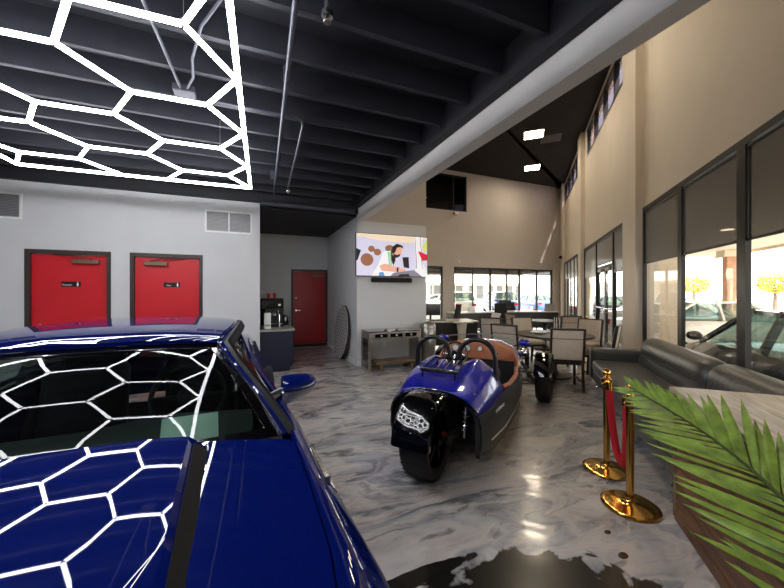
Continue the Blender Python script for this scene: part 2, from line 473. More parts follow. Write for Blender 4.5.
# ------------------------------------------------------------------ the setting
def frame_obj(mb, name, m, parent=None, **k): return mb.build(name, m, parent, **k)
def wall(name, mb, m, **k): return struct(mb.build(name, m, None, **k))

A_ = WP(-4.0, PW); B_ = WP(20.3, PW)
cross_s = (BX0 - NV.x*PW)/U.x                      # where the beam meets the window wall
cr = WP(cross_s, PW)
# floor: polygon of the whole room
poly = [(-5,-4.2), (WP(-4.0,PW).x, WP(-4.0,PW).y), (B_.x, B_.y), (15.6,13.1), (3.4,13.1), (3.4,9.5), (-5,9.5)]
wall('floor', MB().prism(poly, -0.12, 0.0), M['floor'])

def wall_xz(name, y0, y1, x0, x1, z0, z1, holes, m):
    """wall in the XZ plane with rectangular holes (hx0,hx1,hz0,hz1), non-overlapping in x"""
    mb = MB(); x = x0
    for (a, b, c, d) in sorted(holes):
        if a > x: mb.box(x, a, y0, y1, z0, z1)
        if c > z0: mb.box(a, b, y0, y1, z0, c)
        if d < z1: mb.box(a, b, y0, y1, d, z1)
        x = b
    if x < x1: mb.box(x, x1, y0, y1, z0, z1)
    return wall(name, mb, m)

D1 = (-3.05, -2.04, 0, 2.13); D2 = (-1.80, -0.78, 0, 2.13); D3 = (0.97, 1.95, 0, 2.12)
wall_xz('wall_left', WY, WY+0.14, -5, 0.13, 0, 3.45, [D1, D2], M['wall_white'])
wall('wall_alcove_left', MB().box(0.01, 0.13, WY+0.14, 9.4, 0, 3.45), M['wall_white'])
wall_xz('wall_alcove_back', 9.4, 9.52, 0.01, 2.1, 0, 3.45, [D3], M['wall_white'])
wall('wall_alcove_right', MB().box(BX0, 2.1, WY+0.12, 9.4, 0, 3.45), M['wall_white'])
wall('wall_television', MB().box(BX0, 3.54, WY, WY+0.12, 0, 2.95), M['wall_white'])
wall('wall_television_upper', MB().box(BX0, 3.54, WY, WY+0.12, 2.95, HI), M['wall_taupe'])
wall('wall_inner', MB().box(3.42, 3.54, WY+0.12, FY, 0, HI), M['wall_taupe'])
wall('wall_rear', MB().box(-5, WP(-4.0,PW).x+0.1, -4.3, -4.15, 0, 3.45), M['wall_white'])
wall('wall_side', MB().box(-5.15, -5, -4.3, 9.5, 0, 3.45), M['wall_white'])
# window wall in local (s, -n)
WS = dict(loc=(0,0,0), rz=RZW)
T = 0.2
W1 = (0.6, 7.08, 0.12, 2.97); W2 = (8.23, 13.1, 0.0, 2.97); W3 = (14.66, 18.9, 0.0, 2.97)
C2 = (8.38, 12.7, 5.94, 6.86); C3 = (13.9, 18.9, 5.94, 6.86)
def rwall(name, s0, s1, z0, z1, holes, m):
    return wall_xz_local(name, s0, s1, z0, z1, holes, m)
def wall_xz_local(name, s0, s1, z0, z1, holes, m):
    mb = MB(); x = s0
    for (a, b, c, d) in sorted(holes):
        if a > x: mb.box(x, a, -PW-T, -PW, z0, z1)
        if c > z0: mb.box(a, b, -PW-T, -PW, z0, c)
        if d < z1: mb.box(a, b, -PW-T, -PW, d, z1)
        x = b
    if x < s1: mb.box(x, s1, -PW-T, -PW, z0, z1)
    return struct(mb.build(name, m, None, **WS))
wall_xz_local('wall_right', -4.2, 20.1, 0, 4.5, [W1, W2, W3], M['wall_beige'])
wall_xz_local('wall_right_upper', -4.2, 20.1, 4.5, HI, [C2, C3], M['wall_beige'])
# pilasters on the window wall
for i, (a, b) in enumerate(((7.12, 7.95), (13.15, 13.8), (18.95, 19.8))):
    struct(MB().box(a, b, -PW+0.001, -PW+0.13, 0, HI-0.001).build('trim_%d' % (i+2), M['wall_beige'], None, **WS))
# far wall
F1 = (5.2, 7.88, 0, 2.65); F2 = (8.46, 14.54, 0, 2.65)
wall_xz('wall_far', FY, FY+0.2, 3.42, 15.6, 0, 4.4, [F1, F2], M['wall_taupe'])
wall_xz('wall_far_upper', FY, FY+0.2, 3.42, 15.6, 4.4, HI, [(6.3, 9.16, 5.19, 6.82)], M['wall_taupe'])
# beam and the wall standing on it
struct(MB().box(BX0, BX1, cr.y, WY-0.001, 2.95, 3.165).build('trim_1', M['beam_white'], None, bevel=0.004))
wall('wall_upper', MB().box(BX0+0.01, BX1-0.01, cr.y, WY-0.001, 3.1655, HI), M['wall_taupe'])
# ceilings
ceil = struct(MB().prism([(-5,-4.2), (WP(-4.0,PW).x, WP(-4.0,PW).y), (cr.x, cr.y), (BX0, WY), (-5, WY)], 3.45, 3.55).build('ceiling', M['ceil_dark']))
for i in range(25):
    y = -3.15 + 0.45*i - 0.1
    if y > 6.4: break
    xr = BX0-0.12
    if y < cr.y: xr = A_.x + (y-A_.y)*(cr.x-A_.x)/(cr.y-A_.y) - 0.15
    MB().box(-5, xr, y-0.022, y+0.022, 3.235, 3.449).build('joist', M['joist_dark'], ceil)
MB().box(BX0-0.09, BX0-0.001, cr.y, WY-0.001, 3.168, 3.449).build('ledger', M['ceil_dark'], ceil)
MB().box(-5, 0.13, WY-0.09, WY-0.001, 3.11, 3.449).build('ledger', M['ceil_dark'], ceil)
MB().box(0.13, BX0, WY-0.09, WY+0.03, 3.06, 3.449).build('ledger', M['ceil_dark'], ceil)
struct(MB().box(0.13, BX0, WY+0.03, 9.4, 3.03, 3.12).build('ceiling_alcove', M['ceil_dark']))
hp = [(BX0, cr.y), (WP(20.2,PW).x, WP(20.2,PW).y), (15.6, FY), (3.42, FY), (3.42, WY), (BX0, WY)]
struct(MB().prism(hp, HI, HI+0.1).build('ceiling_high', M['ceil_high']))
# skirting
struct(MB().box(BX0-0.015, BX0-0.001, WY-0.015, 9.38, 0, 0.1).build('baseboard_alcove', M['trim_white']))
struct(MB().box(BX0-0.015, 3.55, WY-0.016, WY-0.001, 0, 0.1).build('baseboard_television', M['trim_white']))
struct(MB().box(-0.76, 0.145, WY-0.016, WY-0.001, 0, 0.1).build('baseboard_left', M['trim_white']))

# ---- doors
def flush_door(name, d, y, mdoor, closer_x, knob_x, sign=None, knob_z=1.0, closer_to=None):
    x0, x1, _, zt = d
    root = bpy.data.objects.new(name, None); COL.objects.link(root); root.location = ((x0+x1)/2, y, 0); struct(root)
    h = (x1-x0)/2
    fr = MB()
    fr.box(-h+0.001, -h+0.055, -0.012, 0.12, 0, zt-0.001); fr.box(h-0.055, h-0.001, -0.012, 0.12, 0, zt-0.001)
    fr.box(-h+0.055, h-0.055, -0.012, 0.12, zt-0.06, zt-0.001)
    fr.build('door_frame', M['bronze_frame'], root, bevel=0.003)
    MB().box(-h+0.058, h-0.058, 0.045, 0.09, 0.008, zt-0.063).build('door_panel', mdoor, root, bevel=0.002)
    cl = MB().box(closer_x-0.16, closer_x+0.16, -0.035, 0.044, zt-0.2, zt-0.135)
    o = cl.build('door_closer', M['bronze'], root, bevel=0.006)
    dx = 1 if closer_x < 0 else -1
    a = MB().bar((closer_x-0.06*dx, 0.0, zt-0.125), (closer_x+0.14*dx, -0.04, zt-0.075), 0.022, 0.012)
    a.bar((closer_x+0.14*dx, -0.04, zt-0.072), (closer_x+0.38*dx, 0.0, zt-0.072), 0.03, 0.012)
    a.rod((closer_x-0.06*dx, 0.0, zt-0.135), (closer_x-0.06*dx, 0.0, zt-0.115), 0.016)
    a.build('closer_arm', M['bronze_frame'], o)
    k = MB().rod((knob_x, 0.045, knob_z), (knob_x, 0.0, knob_z), 0.03, n=18)
    k.rod((knob_x, 0.0, knob_z), (knob_x, -0.02, knob_z), 0.012)
    k.bar((knob_x, -0.02, knob_z), (knob_x+(0.11 if knob_x < 0 else -0.11), -0.02, knob_z), 0.018, 0.02)
    k.build('door_handle', M['chrome'], root, smooth=True)
    return root
d1 = flush_door('door_1', D1, WY, M['door_red'], 0.20, -0.33)
d2 = flush_door('door_2', D2, WY, M['door_red'], -0.16, 0.33)
d3 = flush_door('door_3', D3, 9.4, M['door_red_shaded'], 0.22, -0.36)
MB().box(-0.435,0.435,0.03,0.1,0.0,0.075).build('threshold', M['black'], d3)
MB().rod((-0.36, 0.045, 1.34), (-0.36, 0.025, 1.34), 0.024, n=18).build('deadbolt', M['steel'], d3, smooth=True)
def sign(x, word, label):
    r = thing('restroom_sign', label, 'sign', (x, WY+0.044, 1.62))
    MB().box(-0.115, 0.115, -0.008, 0, -0.04, 0.04).build('sign_plate', M['black'], r, bevel=0.002)
    text_mesh('lettering', word, 0.036, M['white_paint'], r, (-0.045, -0.0095, -0.012), (PI/2, 0, 0))
    pic = MB().rod((0.08, -0.008, 0.024), (0.08, -0.0105, 0.024), 0.008, n=12)
    if word == 'Women': pic.prism([(0.073,0.012),(0.087,0.012),(0.095,-0.014),(0.065,-0.014)], -0.0105, -0.008, 'y')
    else: pic.prism([(0.069,0.013),(0.091,0.013),(0.09,-0.014),(0.07,-0.014)], -0.0105, -0.008, 'y')
    pic.prism([(0.074,-0.014),(0.0795,-0.014),(0.0795,-0.032),(0.074,-0.032)], -0.0105, -0.008, 'y')
    pic.prism([(0.0805,-0.014),(0.086,-0.014),(0.086,-0.032),(0.0805,-0.032)], -0.0105, -0.008, 'y')
    pic.build('pictogram', M['white_paint'], r)
sign(-2.54, 'Women', 'small black restroom sign on the left red door, with the longer white word')
sign(-1.235, 'Men', 'small black restroom sign on the right red door, with the shorter white word')

# ---- windows
def win_root(name, loc=(0,0,0), rz=0.0):
    r = bpy.data.objects.new(name, None); COL.objects.link(r); r.location = loc; r.rotation_euler.z = rz
    return struct(r)
def storefront(name, W, mulls, root_loc, rz, yin, yglass, mw=0.1, dep=0.1, top=0.07, bot=0.09, mat_=None, glass=None):
    """frame in local XZ; yin = room-side face, glass at yglass (signed y)"""
    a, b, z0, z1 = W; cx = (a+b)/2
    base = Matrix.Rotation(rz, 4, 'Z') @ Vector((cx, 0, z0))
    r = win_root(name, Vector(root_loc)+base, rz)
    sg = 1 if yglass > yin else -1
    y0, y1 = sorted((yin, yin+sg*dep))
    A, B, H = a-cx+0.002, b-cx-0.002, z1-z0-0.002
    fr = MB().box(A, A+0.06, y0, y1, 0, H).box(B-0.06, B, y0, y1, 0, H).box(A+0.06, B-0.06, y0, y1, H-top, H)
    if bot: fr.box(A+0.06, B-0.06, y0, y1, 0, bot)
    fr.build('window_frame', mat_ or M['black_frame'], r)
    for m_, w_ in mulls:
        MB().box(m_-cx-w_/2, m_-cx+w_/2, y0, y1, bot, H-top).build('mullion', mat_ or M['black_frame'], r)
    edges = [A+0.06] + [v for m_, w_ in mulls for v in (m_-cx-w_/2, m_-cx+w_/2)] + [B-0.06]
    for i in range(0, len(edges), 2):
        yg = yglass
        MB().add([(edges[i],yg,bot),(edges[i+1],yg,bot),(edges[i+1],yg,H-top),(edges[i],yg,H-top)], [(0,1,2,3)]).build('pane', glass or M['clear_glass'], r)
    return r, cx, edges
m1 = [(1.5,0.1), (2.85,0.1), (4.24,0.14), (5.60,0.12)]
w1, c1, e1 = storefront('window_1', W1, m1, (0,0,0), RZW, -1.965, -2.008, dep=0.045)
m2 = [(9.2,0.1), (11.12,0.1)]
w2, c2, e2 = storefront('window_2', W2, m2, (0,0,0), RZW, -1.965, -2.008, dep=0.045, bot=0.0)
m3 = [(15.55,0.09), (16.6,0.09), (17.75,0.09)]
w3, c3, e3 = storefront('window_3', W3, m3, (0,0,0), RZW, -1.965, -2.008, dep=0.045)
storefront('window_4', C2, [(9.2,0.1), (10.3,0.1), (11.5,0.1)], (0,0,0), RZW, -2.0, -2.1, glass=M['high_glass'])
storefront('window_5', C3, [(15.2,0.1), (16.5,0.1), (17.7,0.1)], (0,0,0), RZW, -2.0, -2.1, glass=M['high_glass'])
wf1, cf1, ef1 = storefront('window_6', F1, [(6.5,0.05)], (0,0,0), 0, FY+0.04, FY+0.12, dep=0.1)
wf2, cf2, ef2 = storefront('window_7', F2, [(9.55,0.04),(10.55,0.06),(11.55,0.04),(12.35,0.06),(13.5,0.04)], (0,0,0), 0, FY+0.04, FY+0.12, dep=0.1)
wu, cu_, eu = storefront('window_8', (6.3,9.16,5.19,6.82), [(8.46,0.05)], (0,0,0), 0, FY+0.04, FY+0.12, dep=0.1, bot=0.05)
# dark room behind the upper window
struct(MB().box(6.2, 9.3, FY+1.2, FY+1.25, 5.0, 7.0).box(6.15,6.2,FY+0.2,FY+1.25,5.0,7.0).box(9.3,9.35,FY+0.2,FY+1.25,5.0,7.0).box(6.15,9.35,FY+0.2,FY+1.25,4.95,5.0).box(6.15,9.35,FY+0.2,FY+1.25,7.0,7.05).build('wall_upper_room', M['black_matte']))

# ---- glass entrance doors in window_2
gd = win_root('door_4', WP(10.16, PW+0.03), RZW)
fr = MB()
for x in (-0.905, -0.075, 0.005, 0.835): fr.box(x, x+0.07, -0.03, 0.03, 0.01, 2.12)
fr.box(-0.905, 0.905, -0.03, 0.03, 2.12, 2.2)
for (a, b) in ((-0.835, -0.075), (0.075, 0.835)):
    fr.box(a, b, -0.028, 0.028, 0.01, 0.2); fr.box(a, b, -0.028, 0.028, 2.04, 2.12)
fr.build('door_frame', M['black_frame'], gd)
for s_ in (-0.455, 0.455):
    b = MB().rod((s_-0.36, 0.07, 1.08), (s_+0.36, 0.07, 1.08), 0.018); 
    b.rod((s_-0.34,0.028,1.08),(s_-0.34,0.07,1.08),0.012).rod((s_+0.34,0.028,1.08),(s_+0.34,0.07,1.08),0.012)
    b.build('push_bar', M['chrome'], gd, smooth=True)
    MB().box(s_-0.2, s_+0.2, 0.03, 0.075, 2.05, 2.11).build('door_closer', M['grey_metal'], gd, bevel=0.004)

# ---- roller shades
def shade(root, x0, x1, ytube, ztop, zbot, rz, loc, label, group=None):
    b = Matrix.Rotation(rz, 4, 'Z') @ Vector(((x0+x1)/2, ytube, 0))
    r = thing('roller_shade', label, 'window shade', (b.x, b.y, zbot), rz, group)
    h = (x1-x0)/2-0.006; H = ztop-zbot
    MB().add([(-h,0,0.02),(h,0,0.02),(h,0,H),(-h,0,H)], [(0,1,2,3)]).build('shade_cloth', M['shade'], r)
    MB().box(-h, h, -0.008, 0.008, 0, 0.025).build('hem_bar', M['black_frame'], r)
    MB().rod((-h,0,H-0.03),(h,0,H-0.02),0.016).build('roller_tube', M['black_frame'], r, smooth=True)
names1 = ['in the pane nearest the viewer', 'in the pane above the plank counter', 'in the pane at the right photo edge',
          'in the pane above the near sofa half', 'in the pane beside the pilaster, above the sofa']
for i in range(0, len(e1), 2):
    shade(w1, e1[i]+c1, e1[i+1]+c1, -1.988, 2.895, 1.985, RZW, None, 'dark roller shade half lowered ' + names1[i//2])
names2 = ['pane between pilaster and entrance doors', 'glass above the entrance doors', 'pane on the far side of the entrance doors']
for i in range(0, len(e2), 2):
    shade(w2, e2[i]+c2, e2[i+1]+c2, -1.988, 2.895, 2.23 if i == 2 else 1.95, RZW, None, 'dark roller shade lowered over the ' + names2[i//2])
for i in range(0, len(e3), 2):
    shade(w3, e3[i]+c3, e3[i+1]+c3, -1.988, 2.895, 2.1, RZW, None, 'narrow dark roller shade in the farthest window group of the right wall', 'roller shades on the far right windows')
for i in range(0, len(ef1), 2):
    shade(wf1, ef1[i]+cf1, ef1[i+1]+cf1, FY+0.075, 2.575, 2.22, 0, None, 'rolled up dark shade at the top of the far window left of the wall pier', 'shades on the far left window')
for i in range(0, len(ef2), 2):
    shade(wf2, ef2[i]+cf2, ef2[i+1]+cf2, FY+0.075, 2.575, 2.36, 0, None, 'rolled up dark shade at the top of the wide far window wall', 'shades on the wide far window')

# ---- hexagon light
ZL = 2.95; XR, XL, Y0, Y1 = -0.087, -2.527, 0.0, 5.12
hexl = thing('hexagon_ceiling_light', 'big white glowing honeycomb tube light under the dark ceiling above the blue car', 'ceiling light', ((XR+XL)/2, (Y0+Y1)/2, ZL))
hx, hy = (XR+XL)/2, (Y0+Y1)/2
YC = 2.56; P = 0.8433
def seg(a, b, w=0.031):
    a = Vector((a[0]-hx, a[1]-hy, 0)); b = Vector((b[0]-hx, b[1]-hy, 0))
    d = (b-a).normalized()*0.012
    MB().rod(a+d, b-d, w*0.52, n=8).build('light_tube', M['led'], hexl, smooth=True)
xo, xi, xb = 0.975, 0.488, 0.245     # half offsets from the centre: outer ends, inner ends, middle column
C0 = hx
for k in range(-3, 3):
    y = YC + P*(k+0.5)
    for sg in (-1, 1):
        seg((C0+sg*xo, y), (C0+sg*xi, y))
        seg((C0+sg*xi, y), (C0+sg*xb, y+P/2)); seg((C0+sg*xi, y), (C0+sg*xb, y-P/2))
        seg((C0+sg*xo, y), (C0+sg*1.21, y+P/2)); seg((C0+sg*xo, y), (C0+sg*1.21, y-P/2))
for k in range(-2, 3): seg((C0-xb, YC+P*k), (C0+xb, YC+P*k))
for a, b in (((XL,Y0),(XR,Y0)), ((XL,Y1),(XR,Y1))): seg(a, b, 0.034)
for a, b in (((XL,Y0),(XL,Y1)), ((XR,Y0),(XR,Y1))): seg(a, b, 0.034)
hexl.rotation_euler.z = R(-1.5)
def joint(x, y): MB().rod((x, y, -0.012), (x, y, 0.022), 0.018, n=10).build('tube_joint', M['alu'], hexl)
for k in range(-3, 3):
    for sg in (-1, 1):
        for x in (xo, xi): joint(sg*x, YC+P*(k+0.5)-hy)
for k in range(-2, 3):
    for sg in (-1, 1): joint(sg*xb, YC+P*k-hy)
for sx in (-1, 1):
    for k in (-2.5, -0.5, 1.5):
        MB().rod((sx*xo, YC+P*k-hy, 0.02), (sx*xo, YC+P*k-hy, 3.235-ZL), 0.002, n=6).build('hanging_wire', M['alu'], hexl)
        
# ---- pipes and sprinklers
pp = thing('sprinkler_pipe', 'long straight grey pipe under the joists, running towards the alcove', 'pipe', (0.27, 2.5, 3.1))
MB().tube([(-0.13,-3.5,0.02),(0.07,3.6,0.02)], 0.018, n=12).build('pipe_run', M['pipe_grey'], pp, smooth=True)
for y in (-2.5, 0.2, 2.6): MB().box(-0.03+0.03*y/3.5-0.02, 0.0+0.03*y/3.5, y-0.012, y+0.012, 0.02, 0.135).build('pipe_clip', M['pipe_grey'], pp)
p2 = tag(MB().tube([(-0.3,3.3,3.16),(0.38,3.3,3.16),(0.44,3.33,3.155),(0.46,3.4,3.14),(0.47,4.0,3.1),(0.49,5.15,3.06)], 0.011, n=8).build('conduit', M['pipe_grey'], None, smooth=True),
   'thin bent conduit curving off beside the long ceiling pipe', 'conduit')
def sprinkler(loc, label, name='fire_sprinkler', drop=0.2):
    r = thing(name, label, 'sprinkler', loc)
    MB().rod((0,0,0.02),(0,0,drop),0.014).build('drop_pipe', M['pipe_grey'], r, smooth=True)
    MB().lathe([(0.012,0.03),(0.03,0.028),(0.034,0.01),(0.03,-0.004),(0.01,-0.006)], n=20).build('cup', M['chrome'], r, smooth=True)
    d = MB().lathe([(0.004,-0.03),(0.02,-0.032),(0.022,-0.028),(0.004,-0.026)], n=16)
    d.rod((0.012,0,-0.004),(0.006,0,-0.028),0.003).rod((-0.012,0,-0.004),(-0.006,0,-0.028),0.003)
    d.build('deflector', M['steel'], r)
sprinkler((0.37,1.79,2.97), 'sprinkler head hanging from the dark ceiling right of the long pipe, nearest the viewer', drop=0.265)
sprinkler((0.49,5.15,2.98), 'small sprinkler head at the end of the thin conduit near the alcove', drop=0.08)
p3 = tag(MB().rod((0.14,WY-0.16,3.08),(BX0-0.1,WY-0.16,3.08),0.05,n=16).build('duct_pipe', M['pipe_grey'], None, smooth=True),
   'thick dark pipe running across the top of the alcove opening', 'pipe')
# conduits above the honeycomb light
tag(MB().tube([(-0.61,1.6,3.2),(-0.587,2.36,3.2),(-0.55,3.25,3.2)], 0.012, n=8).build('conduit', M['pipe_grey'], None, smooth=True), 'straight conduit above the honeycomb light ending at a junction box', 'conduit')
tag(MB().tube([(-0.05,1.8,3.2),(-0.17,2.19,3.2),(-0.30,2.45,3.2),(-0.40,2.80,3.19),(-0.43,3.05,3.19),(-0.50,3.24,3.2)], 0.01, n=8).build('conduit', M['pipe_grey'], None, smooth=True), 'curved flexible conduit above the honeycomb light, right of the straight one', 'conduit')
tag(MB().box(-0.61,-0.45,3.255,3.38,3.18,3.234).build('junction_box', M['pipe_grey'], None, bevel=0.004), 'small grey junction box on the ceiling above the honeycomb light', 'junction box')

# ---- vents, switch, outlet
def vent(x0, x1, z0, z1, label):
    r = thing('wall_vent', label, 'vent', ((x0+x1)/2, WY, z0)); h = (x1-x0)/2; H = z1-z0
    f = MB()
    f.box(-h,-h+0.03,-0.015,-0.001,0,H).box(h-0.03,h,-0.015,-0.001,0,H).box(-h+0.03,h-0.03,-0.015,-0.001,0,0.03).box(-h+0.03,h-0.03,-0.015,-0.001,H-0.03,H).box(-0.01,0.01,-0.015,-0.001,0.03,H-0.03)
    f.build('vent_frame', M['white_plastic'], r)
    MB().box(-h+0.03,h-0.03,-0.004,-0.002,0.03,H-0.03).build('vent_back', M['slat_grey'], r)
    n = int((H-0.06)/0.022)
    s_ = MB()
    for i in range(n):
        z = 0.03+0.022*(i+0.5)
        for (a, b) in ((-h+0.03,-0.01),(0.01,h-0.03)): s_.box(a, b, -0.013, -0.005, z-0.003, z+0.004)
    s_.build('vent_slats', M['grey_metal'], r)
vent(-0.75, 0.0, 2.53, 2.92, 'white wall vent with two grilles high beside the alcove')
vent(-3.82, -3.07, 2.55, 2.93, 'wall vent with grey grilles high at the left edge above the left red door')
r = thing('light_switch', 'small white light switch on the alcove wall beside the shaded red door', 'light switch', (0.24, 9.4, 1.5))
MB().box(-0.035,0.035,-0.008,0,-0.055,0.055).build('switch_plate', M['white_plastic'], r, bevel=0.002)
MB().box(-0.012,0.012,-0.014,-0.008,-0.025,0.025).build('rocker', M['trim_white'], r)
r = thing('wall_outlet', 'white power outlet on the wall under the mirrored console table', 'outlet', (2.55, WY, 0.42))
MB().box(-0.035,0.035,-0.008,0,-0.055,0.055).build('outlet_plate', M['white_plastic'], r, bevel=0.002)
MB().box(-0.016,0.016,-0.010,-0.008,0.01,0.04).box(-0.016,0.016,-0.010,-0.008,-0.04,-0.01).build('socket', M['trim_white'], r)

# ---- high ceiling lights
def troffer(x, y, label):
    r = thing('ceiling_light', label, 'ceiling light', (x, y, HI), -PI/2*0+RZW, 'rectangular lights in the high black ceiling')
    MB().box(-0.33,0.33,-0.33,-0.3,-0.03,-0.001).box(-0.33,0.33,0.3,0.33,-0.03,-0.001).box(-0.33,-0.3,-0.3,0.3,-0.03,-0.001).box(0.3,0.33,-0.3,0.3,-0.03,-0.001).build('light_frame', M['white_plastic'], r)
    MB().box(-0.3,0.3,-0.3,0.3,-0.022,-0.002).build('light_lens', M['troffer'], r)
troffer(9.05, 8.9, 'warm rectangular ceiling light in the high black ceiling, the nearer of the two visible')
troffer(11.4, 11.3, 'warm rectangular ceiling light in the high black ceiling, the farther one by the far wall')
troffer(6.7, 6.5, 'warm rectangular ceiling light in the high black ceiling, above the round dining table')
troffer(4.4, 4.1, 'warm rectangular ceiling light in the high black ceiling, above the three-wheeler')
r = thing('ceiling_vent', 'dark square return grille in the high black ceiling beside the nearer light', 'vent', (9.85, 8.9, HI), RZW)
MB().box(-0.33,0.33,-0.33,0.33,-0.02,-0.001).build('vent_frame', M['slat_grey'], r, bevel=0.003)
s_ = MB()
for i in range(12): s_.box(-0.3,0.3,-0.29+0.05*i,-0.26+0.05*i,-0.028,-0.02)
s_.build('vent_slats', M['pipe_grey'], r)
# ------------------------------------------------------------------ the blue coupe (faces -Y)
CXC = -0.62
CROT = R(2.7)
def cpiv(x, y):
    px, py = -0.45, 1.3
    return (px+(x-px)*math.cos(CROT)-(y-py)*math.sin(CROT), py+(x-px)*math.sin(CROT)+(y-py)*math.cos(CROT), 0)
car = thing('sports_car', 'large glossy dark blue coupe with a raised hood scoop, under the honeycomb light', 'car', cpiv(CXC, 2.5), CROT)
def cy(p): return (p[0], p[1]-2.5, p[2])
ST = [ # Y, A hood edge, B crest, C shoulder, D widest, E low, F sill
 (0.10, (.50,.60),(.58,.59),(.66,.55),(.70,.48),(.70,.34),(.62,.22)),
 (0.22, (.66,.70),(.74,.69),(.84,.63),(.88,.52),(.87,.34),(.80,.20)),
 (0.50, (.74,.79),(.80,.78),(.90,.72),(.95,.60),(.945,.35),(.88,.20)),
 (0.80, (.775,.84),(.815,.832),(.90,.745),(.975,.57),(.965,.35),(.90,.20)),
 (1.10, (.778,.872),(.808,.865),(.885,.762),(.98,.57),(.97,.35),(.90,.20)),
 (1.42, (.775,.895),(.80,.888),(.872,.782),(.955,.58),(.95,.35),(.90,.20)),
 (1.90, (.765,.92),(.785,.915),(.845,.81),(.92,.60),(.925,.36),(.88,.20)),
 (2.80, (.685,.945),(.72,.94),(.765,.845),(.875,.58),(.88,.36),(.85,.20)),
 (3.50, (.66,.96),(.705,.955),(.775,.87),(.86,.70),(.88,.36),(.85,.20)),
 (4.10, (.65,.97),(.705,.965),(.78,.88),(.86,.70),(.88,.38),(.85,.22)),
 (4.60, (.64,.96),(.72,.95),(.80,.86),(.86,.70),(.85,.42),(.80,.26)),
 (4.85, (.54,.92),(.62,.91),(.71,.83),(.77,.68),(.76,.45),(.70,.32))]
def car_z(y, x):
    """hood / deck height on the centre strip"""
    for a, b in zip(ST, ST[1:]):
        if a[0] <= y <= b[0]:
            t = (y-a[0])/(b[0]-a[0]); xa = a[1][0]+(b[1][0]-a[1][0])*t; za = a[1][1]+(b[1][1]-a[1][1])*t
            return za + 0.075*(1-(x/xa)**2), xa
body_mats = M['paint_blue']
for sg in (-1, 1):
    rows = []
    for st in ST:
        row = []
        pts = st[1:]
        for i in range(len(pts)-1):
            (x0, z0), (x1, z1) = pts[i], pts[i+1]
            for k in range(3): row.append(cy((sg*(x0+(x1-x0)*k/3), st[0], z0+(z1-z0)*k/3)))
        row.append(cy((sg*pts[-1][0], st[0], pts[-1][1])))
        rows.append(row)
    b = MB().grid(rows, 0.02, flip=(sg < 0))
    side = b.build('body_side', body_mats, car, smooth=True, angle=60)
    cut(side, [MB().rod((sg*0.5, yw-2.5, 0.33), (sg*1.3, yw-2.5, 0.33), 0.37, n=40) for yw in (1.02, 3.78)])
    for p in side.data.polygons: p.use_smooth = True
    side.data.set_sharp_from_angle(angle=R(50))
    # arch liner
    for yw in (1.02, 3.78):
        ln = MB(); n = 20; vs = []
        for i in range(n+1):
            t = PI*i/n
            vs.append((sg*0.60, yw-2.5+0.372*math.cos(t), 0.33+0.372*math.sin(t))); vs.append((sg*0.93, yw-2.5+0.372*math.cos(t), 0.33+0.372*math.sin(t)))
        ln.add(vs, [(2*i, 2*i+1, 2*i+3, 2*i+2) for i in range(n)])
        ln.build('wheel_liner', M['black_matte'], car)
    # chrome side vent on the fender
    v = MB()
    def sidex(y, z):
        for a, b2 in zip(ST, ST[1:]):
            if a[0] <= y <= b2[0]:
                t = (y-a[0])/(b2[0]-a[0])
                pr = [(a[i][0]+(b2[i][0]-a[i][0])*t, a[i][1]+(b2[i][1]-a[i][1])*t) for i in range(1, 7)]
                for q, w_ in zip(pr, pr[1:]):
                    if w_[1] <= z <= q[1]: return q[0]+(w_[0]-q[0])*(q[1]-z)/(q[1]-w_[1])
        return 0.95
    y0v, y1v, za_, zb_ = 1.14, 1.42, 0.785, 0.85
    for (ya, yb, z_a, z_b) in ((y0v,y1v,za_,za_+0.008),(y0v,y1v,zb_-0.008,zb_),(y0v,y0v+0.008,za_,zb_),(y1v-0.008,y1v,za_,zb_)):
        xx = sidex((ya+yb)/2, (z_a+z_b)/2)
        xx += 0.014
        v.box(sg*xx-0.008, sg*xx+0.010, ya-2.5, yb-2.5, z_a, z_b)
    for k in range(7):
        yk = y0v+0.025+k*0.036; xx = sidex(yk, 0.8175)
        v.bar((sg*(sidex(yk,0.79)+0.018), yk-2.5, 0.79), (sg*(sidex(yk+0.02,0.845)+0.018), yk+0.02-2.5, 0.845), 0.012, 0.02)
    v.build('side_vent', M['chrome'], car)
# hood, deck
ys = [0.10,0.16,0.22,0.36,0.5,0.65,0.8,0.95,1.1,1.25,1.36]
hood = MB().grid([[cy((car_z(y,0)[1]*t*0.993, y, car_z(y, car_z(y,0)[1]*t)[0]+0.004)) for t in [k/8-1 for k in range(17)]] for y in ys], 0.02)
hood.build('hood', body_mats, car, smooth=True)
ys = [3.9,4.1,4.3,4.5,4.6,4.75,4.85]
MB().grid([[cy((car_z(y,0)[1]*t*0.993, y, car_z(y, car_z(y,0)[1]*t)[0]+0.004)) for t in [k/6-1 for k in range(13)]] for y in ys], 0.02).build('trunk_lid', body_mats, car, smooth=True)
